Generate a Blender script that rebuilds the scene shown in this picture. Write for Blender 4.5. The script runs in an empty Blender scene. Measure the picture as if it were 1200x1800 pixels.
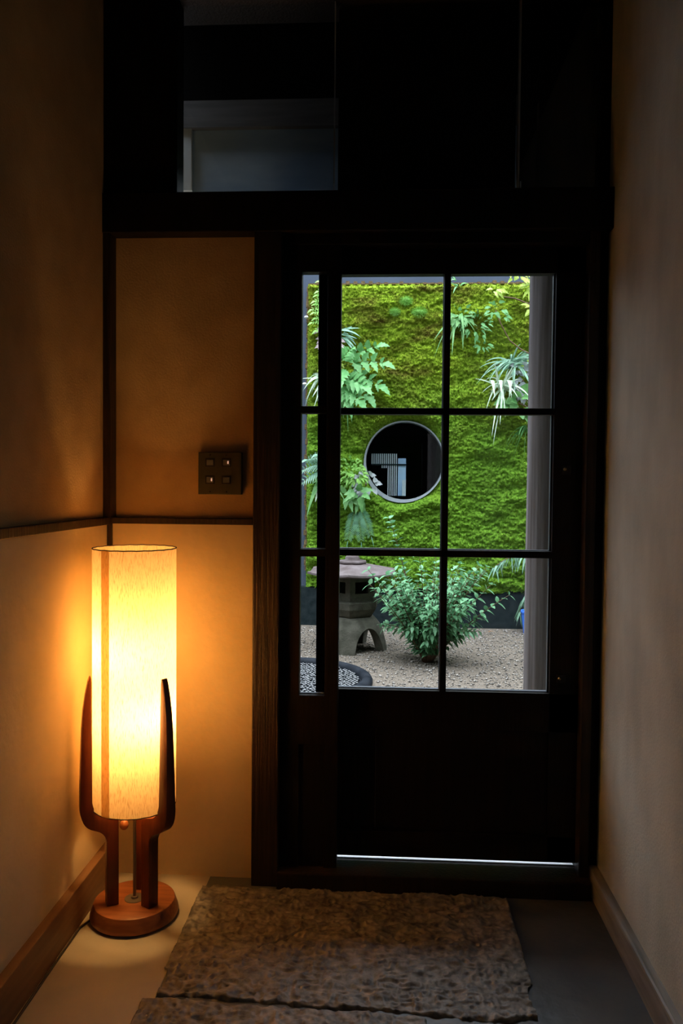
import bpy, bmesh, math, random
import numpy as np
from mathutils import Vector, Matrix

random.seed(7)
rng = np.random.default_rng(7)
S = bpy.context.scene
COL = S.collection
PI = math.pi

# ------------------------------------------------------------------ camera, world, exposure
cam_d = bpy.data.cameras.new('camera')
cam = bpy.data.objects.new('camera', cam_d)
COL.objects.link(cam)
cam_d.sensor_fit = 'HORIZONTAL'
cam_d.sensor_width = 24.0
cam_d.lens = 28.0
cam_d.clip_start = 0.05
ax = Vector((0.99832, 0.0573, 0.0088)); bz = Vector((0.0570, -0.99786, 0.0325))
bz.normalize(); ay = bz.cross(ax); ay.normalize(); ax = ay.cross(bz)
m = Matrix((ax, ay, bz)).transposed().to_4x4()
m.translation = Vector((0, 0, 1.135))
cam.matrix_world = m
S.camera = cam

SKY = 4.3
BULB = 240.0
W = bpy.data.worlds.new('overcast_sky'); S.world = W
W.use_nodes = True
wn = W.node_tree; wn.nodes.clear()
wo = wn.nodes.new('ShaderNodeOutputWorld'); wb = wn.nodes.new('ShaderNodeBackground')
wt = wn.nodes.new('ShaderNodeTexCoord'); wx = wn.nodes.new('ShaderNodeSeparateXYZ')
wr = wn.nodes.new('ShaderNodeValToRGB')
wn.links.new(wt.outputs['Generated'], wx.inputs[0]); wn.links.new(wx.outputs['Z'], wr.inputs[0])
er_ = wr.color_ramp.elements        # overcast sky, far brighter overhead than at the horizon
er_[0].position = 0.0; er_[0].color = (0.25, 0.29, 0.33, 1)
er_[1].position = 0.85; er_[1].color = (2.15, 2.35, 2.60, 1)
x_ = er_.new(0.42); x_.color = (0.45, 0.51, 0.57, 1)
x_ = er_.new(0.62); x_.color = (0.90, 1.00, 1.10, 1)
wn.links.new(wr.outputs[0], wb.inputs[0]); wb.inputs[1].default_value = SKY
wn.links.new(wb.outputs[0], wo.inputs[0])

S.view_settings.view_transform = 'Standard'
S.view_settings.look = 'None'
S.view_settings.gamma = 1.0
S.view_settings.exposure = 0.0
S.view_settings.use_curve_mapping = False
S.cycles.use_denoising = True
S.cycles.max_bounces = 10
S.cycles.transparent_max_bounces = 16
S.cycles.caustics_reflective = False
S.cycles.caustics_refractive = False
S.cycles.sample_clamp_indirect = 6.0

def portal(name, loc, rot, sx, sy):
    d = bpy.data.lights.new(name, 'AREA'); d.shape = 'RECTANGLE'; d.size = sx; d.size_y = sy
    d.cycles.is_portal = True
    o = bpy.data.objects.new(name, d); COL.objects.link(o); o.location = loc; o.rotation_euler = rot
portal('door_daylight_portal', (0.11, 2.36, 1.14), (-PI/2, 0, 0), 0.74, 1.20)

# ------------------------------------------------------------------ materials
def new_mat(name):
    M = bpy.data.materials.new(name); M.use_nodes = True
    nt = M.node_tree; b = nt.nodes['Principled BSDF']
    return M, nt, b
def mat(name, col, rough=0.6, col2=None, scale=(8, 8, 8), bump=0.0, bscale=None, metal=0.0, spec=0.5, detail=6, lo=0.35, hi=0.65, translucent=0.0, bdist=0.01):
    M, nt, b = new_mat(name)
    b.inputs['Roughness'].default_value = rough; b.inputs['Metallic'].default_value = metal
    b.inputs['Specular IOR Level'].default_value = spec
    L = nt.links.new; N = nt.nodes.new
    b.inputs['Base Color'].default_value = (*col, 1)
    csock = None
    if col2 or bump:
        tc = N('ShaderNodeTexCoord')
    if col2:
        mp = N('ShaderNodeMapping'); mp.inputs['Scale'].default_value = scale
        L(tc.outputs['Object'], mp.inputs[0])
        n = N('ShaderNodeTexNoise'); n.inputs['Scale'].default_value = 1.0; n.inputs['Detail'].default_value = detail
        L(mp.outputs[0], n.inputs['Vector'])
        r = N('ShaderNodeValToRGB'); r.color_ramp.elements[0].position = lo; r.color_ramp.elements[1].position = hi
        r.color_ramp.elements[0].color = (*col, 1); r.color_ramp.elements[1].color = (*col2, 1)
        L(n.outputs['Fac'], r.inputs[0]); csock = r.outputs[0]; L(csock, b.inputs['Base Color'])
    if bump:
        mp2 = N('ShaderNodeMapping'); mp2.inputs['Scale'].default_value = bscale or scale
        L(tc.outputs['Object'], mp2.inputs[0])
        n2 = N('ShaderNodeTexNoise'); n2.inputs['Scale'].default_value = 1.0; n2.inputs['Detail'].default_value = 5
        L(mp2.outputs[0], n2.inputs['Vector'])
        bp = N('ShaderNodeBump'); bp.inputs['Strength'].default_value = bump; bp.inputs['Distance'].default_value = bdist
        L(n2.outputs['Fac'], bp.inputs['Height']); L(bp.outputs[0], b.inputs['Normal'])
    if translucent:
        t = N('ShaderNodeBsdfTranslucent'); mx = N('ShaderNodeMixShader'); mx.inputs[0].default_value = translucent
        if csock: L(csock, t.inputs[0])
        else: t.inputs[0].default_value = (*col, 1)
        L(b.outputs[0], mx.inputs[1]); L(t.outputs[0], mx.inputs[2])
        L(mx.outputs[0], nt.nodes['Material Output'].inputs[0])
    return M
def glass_mat(name, tint=(0.97, 0.98, 0.98), rough=0.0):
    M, nt, b = new_mat(name); nt.nodes.remove(b)
    N = nt.nodes.new; L = nt.links.new
    t = N('ShaderNodeBsdfTransparent'); t.inputs[0].default_value = (*tint, 1)
    g = N('ShaderNodeBsdfGlossy'); g.inputs['Roughness'].default_value = rough
    f = N('ShaderNodeFresnel'); ge = N('ShaderNodeNewGeometry'); mr = N('ShaderNodeMapRange')   # same reflectance at both faces of the pane
    mr.inputs['To Min'].default_value = 1.45; mr.inputs['To Max'].default_value = 1 / 1.45
    L(ge.outputs['Backfacing'], mr.inputs['Value']); L(mr.outputs[0], f.inputs[0])
    x = N('ShaderNodeMixShader'); L(f.outputs[0], x.inputs[0]); L(t.outputs[0], x.inputs[1]); L(g.outputs[0], x.inputs[2])
    L(x.outputs[0], nt.nodes['Material Output'].inputs[0])
    return M
def emit_mat(name, col, s):
    M, nt, b = new_mat(name); nt.nodes.remove(b)
    e = nt.nodes.new('ShaderNodeEmission'); e.inputs[0].default_value = (*col, 1); e.inputs[1].default_value = s
    nt.links.new(e.outputs[0], nt.nodes['Material Output'].inputs[0])
    return M

G = 0.48
def g(*c): return tuple(x * G for x in c)
M_black = mat('blackened_wood', (0.004, 0.0025, 0.0018), 0.5, (0.008, 0.0045, 0.003), (60, 60, 4), 0.15, (120, 120, 6), spec=0.12)
M_jamb = mat('dark_brown_wood', (0.010, 0.0048, 0.0028), 0.5, (0.024, 0.0105, 0.005), (90, 90, 3), 0.3, (150, 150, 5), spec=0.3)
M_cream = mat('cream_plaster', (0.60, 0.47, 0.29), 0.95, (0.68, 0.54, 0.36), (5, 5, 5), 0.35, (30, 30, 30), spec=0.1, bdist=0.006)
M_ochre = mat('ochre_plaster', (0.39, 0.245, 0.115), 0.95, (0.46, 0.295, 0.145), (9, 9, 9), 0.4, (180, 180, 180), spec=0.1, bdist=0.003)
M_rightp = mat('beige_plaster', (0.42, 0.43, 0.39), 0.95, (0.55, 0.56, 0.51), (7, 7, 3), 0.4, (140, 140, 140), spec=0.1, bdist=0.003)
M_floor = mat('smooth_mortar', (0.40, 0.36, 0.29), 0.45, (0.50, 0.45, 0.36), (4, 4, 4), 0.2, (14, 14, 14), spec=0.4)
M_conc = mat('dark_concrete', (0.0550, 0.0578, 0.0605), 0.35, (0.0825, 0.0853, 0.0880), (6, 6, 6), 0.15, (30, 30, 30), spec=0.5)
M_stone = mat('chiselled_granite', (0.060, 0.050, 0.043), 0.55, (0.27, 0.245, 0.215), (42, 42, 42), 0.6, (80, 80, 80), spec=0.5, lo=0.32, hi=0.72, bdist=0.004)
M_base = mat('skirting_wood', (0.12, 0.055, 0.024), 0.55, (0.18, 0.09, 0.04), (60, 4, 60), 0.1, (100, 6, 100))
M_baser = mat('daylit_skirting_wood', (0.15, 0.14, 0.125), 0.5, (0.36, 0.34, 0.32), (30, 3, 30), 0.1, (100, 6, 100))  # same wood as the left skirting, lit paleness put into the colour
M_teak = mat('teak', (0.095, 0.020, 0.006), 0.36, (0.155, 0.038, 0.011), (70, 70, 7), 0.0, spec=0.45)
M_teakb = mat('teak_flat_grain', (0.22, 0.065, 0.020), 0.42, (0.32, 0.105, 0.036), (9, 90, 90), 0.0, spec=0.45)
M_felt = mat('black_felt', (0.01, 0.008, 0.007), 0.9)
M_brass = mat('aged_brass', (0.42, 0.30, 0.14), 0.35, metal=0.9)
M_steel = mat('dull_steel', (0.25, 0.22, 0.20), 0.4, metal=0.8)
M_plate = mat('bronze_green_plate', (0.045, 0.040, 0.018), 0.45, spec=0.4)
M_switch = mat('grey_rocker', (0.14, 0.135, 0.13), 0.4)
M_led = emit_mat('pilot_light', (1.0, 0.55, 0.35), 0.7)
M_glass = glass_mat('clear_glass')
M_wglass = glass_mat('window_glass', (0.85, 0.88, 0.88))
M_edge = mat('pale_glass_edge', (0.42, 0.40, 0.40), 0.4)
M_clip = mat('pale_clip', (0.55, 0.62, 0.72), 0.4)
M_track = mat('pale_gap_strip', (0.75, 0.78, 0.82), 0.35)
M_bead = mat('grey_lit_bead', g(0.20, 0.22, 0.25), 0.5)  # lit side edges of the panes, put into the bead colour
M_lip = mat('pale_lit_bead', g(0.30, 0.34, 0.42), 0.5)  # daylight highlight along the lower pane edges, put into the colour
M_bluew = mat('blue_grey_wall', g(0.1495, 0.1885, 0.2665), 0.8, g(0.1820, 0.2275, 0.3120), (3, 3, 3), spec=0.1)
M_plinth = mat('dark_plinth', (0.0114, 0.0177, 0.0192), 0.85, (0.0229, 0.0307, 0.0328), (20, 20, 20), spec=0.018)
M_gravel = mat('gravel_earth', g(0.20, 0.165, 0.13), 0.95, g(0.46, 0.385, 0.31), (110, 110, 110), 0.8, (90, 90, 90), bdist=0.01, spec=0.03)
M_peb = mat('gravel_stone', g(0.16, 0.14, 0.12), 0.8, g(0.85, 0.78, 0.70), (75, 75, 75), detail=1, spec=0.06)
M_lant = mat('mossy_granite', g(0.115, 0.115, 0.085), 0.85, g(0.22, 0.21, 0.165), (16, 16, 16), 0.6, (90, 90, 90), bdist=0.006, spec=0.06)
M_lcap = mat('brown_grey_granite', g(0.17, 0.13, 0.125), 0.7, g(0.30, 0.25, 0.25), (12, 12, 12), 0.5, (90, 90, 90), bdist=0.006, spec=0.12)
M_rim = mat('dark_wet_stone', (0.0129, 0.0154, 0.0196), 0.55, (0.0287, 0.0325, 0.0392), (10, 10, 10), spec=0.018)
M_bpeb = mat('black_glossy_pebble', (0.003, 0.0045, 0.007), 0.15, spec=0.9)
M_log = mat('weathered_log', (0.2028, 0.1740, 0.1653), 0.75, (0.4063, 0.3712, 0.3830), (50, 50, 1.5), 0.4, (120, 120, 3), bdist=0.006, spec=0.072)
M_ring = mat('pale_window_ring', g(0.50, 0.56, 0.60), 0.5, spec=0.15)
M_room = mat('dark_room', (0.02, 0.03, 0.034), 0.9, spec=0.05)
M_refl = mat('pale_reflection', (0.6072, 0.6600, 0.6864), 0.7)
M_coir = mat('coir_fibre', g(0.26, 0.17, 0.085), 0.95, g(0.40, 0.28, 0.15), (60, 60, 60), 0.8, (120, 120, 120), spec=0.02)
M_white = mat('white_cap', (0.8500, 0.8500, 0.8500), 0.3)
M_blue = mat('blue_plastic', (0.0624, 0.2184, 0.8500), 0.4)
M_twig = mat('brown_twig', (0.16, 0.10, 0.065), 0.8, spec=0.05)
M_gtwig = mat('green_stem', (0.12, 0.16, 0.06), 0.7, spec=0.1)
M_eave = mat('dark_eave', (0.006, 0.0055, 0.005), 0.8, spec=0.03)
M_hang = mat('smoky_panel', (0.34, 0.50, 0.74), 0.7, (0.52, 0.68, 0.85), (3, 3, 9), spec=0.06)
M_hbeam = mat('grey_beam', (0.1785, 0.1785, 0.1896), 0.7, (0.2568, 0.2568, 0.2679), (3, 3, 40), spec=0.060)
M_hpost = mat('pale_board', (0.7379, 0.8096, 0.8500), 0.7, spec=0.060)
M_cord = mat('brown_flex', (0.02, 0.014, 0.01), 0.6)
def leafmat(name, c, c2, rough=0.45, tr=0.25):
    return mat(name, tuple(v*1.0 for v in c), rough, tuple(v*1.0 for v in c2), (25, 25, 25), translucent=tr, detail=2, spec=0.25)
L_lime = leafmat('lime_leaf', (0.20, 0.44, 0.07), (0.30, 0.56, 0.14))
L_mint = leafmat('mint_leaf', (0.095, 0.30, 0.085), (0.18, 0.41, 0.15))
L_mid = leafmat('mid_green_leaf', (0.10, 0.27, 0.08), (0.18, 0.38, 0.13))
L_dark = leafmat('dark_green_leaf', (0.035, 0.12, 0.06), (0.07, 0.20, 0.10))
L_grey = leafmat('silver_leaf', (0.26, 0.30, 0.30), (0.40, 0.43, 0.44))
L_pink = leafmat('dusky_pink_leaf', (0.28, 0.22, 0.22), (0.45, 0.36, 0.36))
L_pale = leafmat('pale_strap_leaf', (0.36, 0.50, 0.34), (0.62, 0.72, 0.58))
L_blue = leafmat('blue_green_leaf', (0.18, 0.36, 0.24), (0.30, 0.48, 0.36))
L_shrub = leafmat('shrub_leaf', (0.10, 0.28, 0.13), (0.20, 0.42, 0.22), 0.4)
L_yell = leafmat('young_yellow_leaf', (0.36, 0.50, 0.06), (0.46, 0.60, 0.12))
L_fall = mat('fallen_orange_leaf', (0.42, 0.17, 0.07), 0.7, (0.50, 0.30, 0.12), (30, 30, 30))

# shade cloth: warm woven fabric letting the bulb glow through
def shade_mat(name, col, trans):
    M, nt, b = new_mat(name); nt.nodes.remove(b)
    N = nt.nodes.new; L = nt.links.new
    tc = N('ShaderNodeTexCoord'); mp = N('ShaderNodeMapping'); mp.inputs['Scale'].default_value = (600, 600, 60)
    L(tc.outputs['Object'], mp.inputs[0])
    n = N('ShaderNodeTexNoise'); n.inputs['Scale'].default_value = 1; n.inputs['Detail'].default_value = 3
    L(mp.outputs[0], n.inputs['Vector'])
    r = N('ShaderNodeValToRGB'); r.color_ramp.elements[0].position = 0.27; r.color_ramp.elements[1].position = 0.50
    r.color_ramp.elements[0].color = (*[c * k for c, k in zip(col, (0.66, 0.52, 0.36))], 1); r.color_ramp.elements[1].color = (*col, 1)
    L(n.outputs['Fac'], r.inputs[0])
    d = N('ShaderNodeBsdfDiffuse'); t = N('ShaderNodeBsdfTranslucent'); L(r.outputs[0], d.inputs[0]); L(r.outputs[0], t.inputs[0])
    x = N('ShaderNodeMixShader'); x.inputs[0].default_value = trans
    L(d.outputs[0], x.inputs[1]); L(t.outputs[0], x.inputs[2]); L(x.outputs[0], nt.nodes['Material Output'].inputs[0])
    return M
M_shade = shade_mat('woven_shade_cloth', (0.90, 0.74, 0.48), 0.42)
M_seam = shade_mat('shade_seam_cloth', (0.80, 0.56, 0.30), 0.55)

# ------------------------------------------------------------------ mesh helpers
def wl(o):
    v = Vector((0, 0, 0))
    while o is not None:
        v += o.location; o = o.parent
    return v
class MB:
    def __init__(s): s.v = []; s.f = []
    def add(s, vs, fs):
        k = len(s.v); s.v += [tuple(p) for p in vs]; s.f += [tuple(i + k for i in q) for q in fs]; return s
    def box(s, x0, x1, y0, y1, z0, z1):
        return s.add([(x0, y0, z0), (x1, y0, z0), (x1, y1, z0), (x0, y1, z0), (x0, y0, z1), (x1, y0, z1), (x1, y1, z1), (x0, y1, z1)],
                     [(0, 3, 2, 1), (4, 5, 6, 7), (0, 1, 5, 4), (1, 2, 6, 5), (2, 3, 7, 6), (3, 0, 4, 7)])
    def lathe(s, prof, n=32, c=(0, 0, 0), cap0=True, cap1=True, rot=0.0):
        vs, fs = [], []
        for r, z in prof:
            for i in range(n):
                a = rot + 2 * PI * i / n
                vs.append((c[0] + r * math.cos(a), c[1] + r * math.sin(a), c[2] + z))
        for j in range(len(prof) - 1):
            for i in range(n):
                k = (i + 1) % n
                fs.append((j * n + i, j * n + k, (j + 1) * n + k, (j + 1) * n + i))
        if cap0: fs.append(tuple(range(n - 1, -1, -1)))
        if cap1: fs.append(tuple(range((len(prof) - 1) * n, len(prof) * n)))
        return s.add(vs, fs)
    def tube(s, pts, rad, n=8):
        pts = [Vector(p) for p in pts]
        if not hasattr(rad, '__len__'): rad = [rad] * len(pts)
        vs, fs = [], []; ref = None
        for j, p in enumerate(pts):
            d = (pts[min(j + 1, len(pts) - 1)] - pts[max(j - 1, 0)]).normalized()
            if ref is None: ref = d.orthogonal().normalized()
            ref = (ref - d * ref.dot(d)); ref.normalize(); b = d.cross(ref)
            for i in range(n):
                a = 2 * PI * i / n
                vs.append(p + (ref * math.cos(a) + b * math.sin(a)) * rad[j])
        for j in range(len(pts) - 1):
            for i in range(n):
                k = (i + 1) % n; fs.append((j * n + i, j * n + k, (j + 1) * n + k, (j + 1) * n + i))
        fs.append(tuple(range(n - 1, -1, -1))); fs.append(tuple(range((len(pts) - 1) * n, len(pts) * n)))
        return s.add(vs, fs)
    def ball(s, c, r, sc=(1, 1, 1), n=12, m=8):
        prof = [(r * math.sin(PI * j / m), -r * math.cos(PI * j / m)) for j in range(m + 1)]
        prof[0] = (r * 0.02, prof[0][1]); prof[-1] = (r * 0.02, prof[-1][1])
        t = MB().lathe(prof, n)
        return s.add([(c[0] + x * sc[0], c[1] + y * sc[1], c[2] + z * sc[2]) for x, y, z in t.v], t.f)
    def leaf(s, p, d, side, L, Wd, droop=0.3, n=4, fold=0.15, serr=0.0, shape=0.5):
        """a folded leaf blade: base point, direction, side vector, length, width"""
        p = Vector(p); d = Vector(d).normalized(); side = Vector(side)
        side = side - d * side.dot(d)
        if side.length < 1e-4: side = d.orthogonal()
        side.normalize(); nor = side.cross(d)
        vs, fs = [], []
        for j in range(n + 1):
            t = j / n
            w = Wd * 0.5 * (math.sin(PI * min(1, t ** shape * 0.98 + 0.02)) ** 0.8) + 0.0004
            if serr and 0 < j < n and j % 2: w *= 1 - serr
            c = p + d * (t * L) + Vector((0, 0, -1)) * (droop * t * t * L)
            vs += [c - side * w + nor * (fold * w), c, c + side * w + nor * (fold * w)]
        for j in range(n):
            a = j * 3
            fs += [(a, a + 1, a + 4, a + 3), (a + 1, a + 2, a + 5, a + 4)]
        return s.add(vs, fs)
    def build(s, name, M, parent=None, smooth=False, bevel=0.0, auto=None, **props):
        me = bpy.data.meshes.new(name)
        off = wl(parent) if parent else Vector((0, 0, 0))
        me.from_pydata([(x - off.x, y - off.y, z - off.z) for x, y, z in s.v], [], s.f)
        if bevel:
            bm = bmesh.new(); bm.from_mesh(me)
            es = [e for e in bm.edges if len(e.link_faces) == 2 and e.calc_face_angle(0) > 0.5]
            bmesh.ops.bevel(bm, geom=es, offset=bevel, segments=2, profile=0.6, affect='EDGES', clamp_overlap=True)
            bm.to_mesh(me); bm.free()
        me.materials.append(M)
        if smooth:
            me.polygons.foreach_set('use_smooth', [True] * len(me.polygons))
            if auto: me.set_sharp_from_angle(angle=math.radians(auto))
        me.update()
        o = bpy.data.objects.new(name, me); COL.objects.link(o)
        if parent: o.parent = parent
        for k, v in props.items(): o[k] = v
        return o
def thing(name, label, cat, loc, group=None, kind=None):
    o = bpy.data.objects.new(name, None); COL.objects.link(o); o.location = loc; o.empty_display_size = 0.1
    o['label'] = label; o['category'] = cat
    if group: o['group'] = group
    if kind: o['kind'] = kind
    return o
def struct(name, mb, M, label, cat, **k):
    return mb.build(name, M, kind='structure', label=label, category=cat, **k)

_lat = rng.random((256, 256))
def vnoise(x, y, sd=0):
    x = np.asarray(x, float) + sd * 17.3; y = np.asarray(y, float) + sd * 9.1
    xi = np.floor(x).astype(int); yi = np.floor(y).astype(int); fx = x - xi; fy = y - yi
    fx = fx * fx * (3 - 2 * fx); fy = fy * fy * (3 - 2 * fy)
    g = lambda a, b: _lat[a & 255, b & 255]
    return (g(xi, yi) * (1 - fx) + g(xi + 1, yi) * fx) * (1 - fy) + (g(xi, yi + 1) * (1 - fx) + g(xi + 1, yi + 1) * fx) * fy
def fast_mesh(name, verts, quads, tris, M):
    me = bpy.data.meshes.new(name)
    me.vertices.add(len(verts)); me.vertices.foreach_set('co', np.asarray(verts, np.float32).ravel())
    nq, ntri = len(quads), len(tris)
    li = np.concatenate([np.asarray(quads, np.int32).ravel(), np.asarray(tris, np.int32).ravel()])
    me.loops.add(len(li)); me.loops.foreach_set('vertex_index', li)
    me.polygons.add(nq + ntri)
    st = np.concatenate([np.arange(nq) * 4, nq * 4 + np.arange(ntri) * 3]).astype(np.int32)
    me.polygons.foreach_set('loop_start', st)
    me.update(calc_edges=True); me.validate()
    me.polygons.foreach_set('use_smooth', [True] * len(me.polygons))
    me.materials.append(M)
    o = bpy.data.objects.new(name, me); COL.objects.link(o)
    return o

# ------------------------------------------------------------------ room shell
D = 2.25                 # front face of the wall that holds the door
XL, XR = -0.80, 0.60     # faces of the side walls
ZC = 2.62
struct('floor', MB().box(-0.95, 0.75, -1.6, 2.30, -0.12, 0.0), M_conc, 'smooth dark concrete floor of the entrance passage', 'floor')
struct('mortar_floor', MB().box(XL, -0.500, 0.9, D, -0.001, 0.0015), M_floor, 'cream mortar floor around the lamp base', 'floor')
struct('ceiling', MB().box(-0.95, 0.75, -1.6, 2.44, ZC, ZC + 0.1), M_black, 'dark boarded ceiling over the entrance passage', 'ceiling')
wleft = thing('wall_left', 'plastered wall on the lamp side, cream below the rail and ochre above', 'wall', (XL, 1, 0), kind='structure')
WY0, WY1, WZ0, WZ1 = -0.70, 0.75, 0.65, 2.15      # unseen opening, added to bring fill daylight onto the beige wall
MB().box(XL - 0.15, XL, WY1, 2.27, -0.1, 1.04).box(XL - 0.15, XL, -1.6, WY0, -0.1, 1.04).box(XL - 0.15, XL, WY0, WY1, -0.1, WZ0).build('lower_plaster', M_cream, wleft)
MB().box(XL - 0.15, XL, WY1, 2.27, 1.04, ZC + 0.05).box(XL - 0.15, XL, -1.6, WY0, 1.04, ZC + 0.05).box(XL - 0.15, XL, WY0, WY1, WZ1, ZC + 0.05).build('upper_plaster', M_ochre, wleft)
w4 = thing('added_side_window', 'unseen side window added in the lamp-side wall for daylight on the beige wall', 'window', (XL - 0.08, (WY0 + WY1) / 2, WZ0), kind='structure')
MB().box(XL - 0.12, XL + 0.01, WY0, WY0 + 0.03, WZ0, WZ1).box(XL - 0.12, XL + 0.01, WY1 - 0.03, WY1, WZ0, WZ1).box(XL - 0.12, XL + 0.01, WY0, WY1, WZ0, WZ0 + 0.03).box(XL - 0.12, XL + 0.01, WY0, WY1, WZ1 - 0.03, WZ1).build('frame', M_jamb, w4)
MB().box(XL - 0.08, XL - 0.05, (WY0 + WY1) / 2 - 0.01, (WY0 + WY1) / 2 + 0.01, WZ0, WZ1).build('glazing_bar', M_jamb, w4)
MB().box(XL - 0.068, XL - 0.064, WY0 + 0.02, WY1 - 0.02, WZ0 + 0.02, WZ1 - 0.02).build('glass_pane', M_glass, w4)
portal('side_daylight_portal', (XL - 0.13, (WY0 + WY1) / 2, (WZ0 + WZ1) / 2), (0, -PI / 2, 0), WZ1 - WZ0, WY1 - WY0)
struct('wall_right', MB().box(XR, XR + 0.15, -1.6, 2.44, -0.1, ZC + 0.05), M_rightp, 'mottled beige plaster wall beside the glazed door', 'wall')
struct('wall_rear', MB().box(-0.95, 0.75, -1.7, -1.6, -0.1, ZC + 0.05), M_eave, 'dark wall closing the passage opposite the door', 'wall')
wback = thing('wall_back', 'narrow plaster wall behind the floor lamp, cream below the rail and ochre above', 'wall', (-0.58, D, 0), kind='structure')
MB().box(-0.95, -0.36, D, D + 0.12, -0.1, 1.035).build('lower_plaster', M_cream, wback)
MB().box(-0.95, -0.36, D + 0.004, D + 0.12, 1.035, 1.86).build('upper_plaster', M_ochre, wback)
# corner post, slimmer below the rail where the plaster is thicker
cp = thing('trim_1', 'thin dark corner post behind the floor lamp', 'post', (-0.79, D, 0), kind='structure')
MB().box(XL - 0.01, -0.779, 2.205, D + 0.02, 1.04, 1.86).build('upper_post', M_jamb, cp, bevel=0.002)
MB().box(XL - 0.01, -0.788, 2.236, D + 0.02, 0.0, 1.04).build('lower_post', M_jamb, cp, bevel=0.001)
struct('trim_2', MB().box(-0.79, -0.37, D - 0.012, D + 0.02, 1.022, 1.040), M_jamb, 'slim dark rail across the plaster under the switch plate', 'rail', bevel=0.002)
struct('trim_3', MB().box(XL - 0.01, XL + 0.014, WY1, 2.24, 1.020, 1.042).box(XL - 0.01, XL + 0.014, -1.6, WY0, 1.020, 1.042), M_jamb, 'slim dark rail running along the wall on the lamp side', 'rail', bevel=0.002)
struct('trim_4', MB().box(-0.374, -0.298, 2.205, 2.36, -0.02, 1.86), M_jamb, 'dark brown door post next to the plaster wall', 'post', bevel=0.004)
rj = MB().box(0.545, 0.572, 2.225, 2.36, 0.03, 1.86)
struct('trim_5', rj, M_jamb, 'dark slim door post against the beige wall', 'post', bevel=0.004)
struct('trim_6', MB().box(0.572, XR + 0.02, 2.25, 2.36, 0.0, 2.62), M_black, 'blackened corner batten between door post and beige wall', 'post', bevel=0.003)
struct('trim_7', MB().box(XL - 0.02, XR + 0.01, 2.20, 2.37, 1.835, 1.945), M_black, 'heavy blackened lintel beam over the door', 'beam', bevel=0.004)
struct('trim_8', MB().box(-0.298, 0.545, 2.225, 2.36, 1.805, 1.86), M_black, 'blackened door head rail under the lintel', 'beam', bevel=0.003)
struct('trim_9', MB().box(-0.30, 0.572, 2.19, 2.36, -0.02, 0.048), M_jamb, 'worn wooden threshold under the sliding door', 'threshold', bevel=0.004)
struct('trim_12', MB().box(-0.135, 0.545, 2.292, 2.372, 0.046, 0.0515), M_track, 'pale metal track added for the bright gap line under the sliding door', 'door track')  # pale strip put in so the line of light under the door shows
struct('trim_10', MB().box(-0.80, -0.592, 2.21, 2.285, 1.93, 2.66), M_black, 'broad blackened post beside the transom', 'post', bevel=0.003)
struct('trim_11', MB().box(-0.80, 0.60, 2.21, 2.36, 2.485, 2.66), M_jamb, 'top beam over the transom glass', 'beam', bevel=0.003)
struct('baseboard_left', MB().box(XL - 0.01, -0.776, -1.6, 2.25, -0.01, 0.105), M_base, 'brown wooden skirting board on the lamp side', 'skirting board', bevel=0.003)
bbr = MB().box(0.577, XR + 0.01, -1.6, 2.25, -0.01, 0.075)
struct('baseboard_right', bbr, M_baser, 'grey-brown skirting board under the beige wall, lit paleness in its colour', 'skirting board', bevel=0.006)

# ------------------------------------------------------------------ transom windows
def transom(name, x0, x1, label, y):
    t = thing(name, label, 'window', ((x0 + x1) / 2, y, 1.96), kind='structure')
    MB().box(x0, x1, y, y + 0.004, 1.945, 2.487).build('glass_pane', M_glass, t)
    return t
w1 = transom('window_1', -0.594, -0.159, 'transom glass showing a smoky blue wall outside', 2.262)
w2 = transom('window_2', -0.159, 0.353, 'black middle transom glass over the door', 2.274)
w3 = transom('window_3', 0.353, 0.575, 'narrow black transom glass by the beige wall', 2.262)
MB().box(-0.160, -0.1575, 2.258, 2.280, 1.95, 2.487).build('edge_strip', M_edge, w2, label='thin pale glass edge')
MB().box(0.3515, 0.3555, 2.258, 2.280, 1.95, 2.487).build('edge_strip', M_edge, w3, label='thin pale glass edge')
MB().box(-0.1605, -0.1565, 2.254, 2.258, 1.955, 1.982).build('clip', M_clip, w2, label='small pale clip')
MB().box(0.3575, 0.3605, 2.254, 2.258, 1.955, 1.982).build('clip', M_clip, w3, label='small pale clip')
for w_, x0, x1 in ((w2, -0.150, 0.350), (w3, 0.356, 0.575)): MB().box(x0, x1, 2.300, 2.320, 1.94, 2.49).build('backing_board', M_black, w_, label='black backing board')
MB().box(0.405, 0.408, 2.256, 2.280, 1.95, 2.2).build('glazing_bar', M_jamb, w3)

# ------------------------------------------------------------------ door leaves
def frame_bars(parent, rects, y0, y1, M):
    for nm, (x0, x1, z0, z1) in rects:
        MB().box(x0, x1, y0, y1, z0, z1).build(nm, M, parent, bevel=0.0015)
# fixed narrow leaf
d2 = thing('door_2', 'narrow fixed leaf with three small panes beside the sliding door', 'door', (-0.22, 2.24, 0), kind='structure')
frame_bars(d2, [('stile', (-0.300, -0.243, 0.0, 1.81)), ('stile', (-0.171, -0.133, 0.0, 1.81)),
                ('top_rail', (-0.245, -0.169, 1.730, 1.81)), ('lock_rail', (-0.245, -0.169, 0.40, 0.542)),
                ('glazing_bar', (-0.245, -0.169, 1.338, 1.358)), ('glazing_bar', (-0.245, -0.169, 0.936, 0.957))], 2.228, 2.262, M_black)
MB().box(-0.246, -0.168, 2.236, 2.256, 0.0, 0.41).build('lower_panel', M_black, d2)
for z0, z1 in ((1.358, 1.731), (0.957, 1.339), (0.541, 0.937)):
    MB().box(-0.244, -0.170, 2.244, 2.247, z0, z1).build('glass_pane', M_glass, d2)
MB().box(-0.243, -0.171, 2.247, 2.258, 0.541, 0.5445).build('glazing_bead', M_lip, d2, label='bead with daylight highlight in its blue-grey colour')
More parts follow.
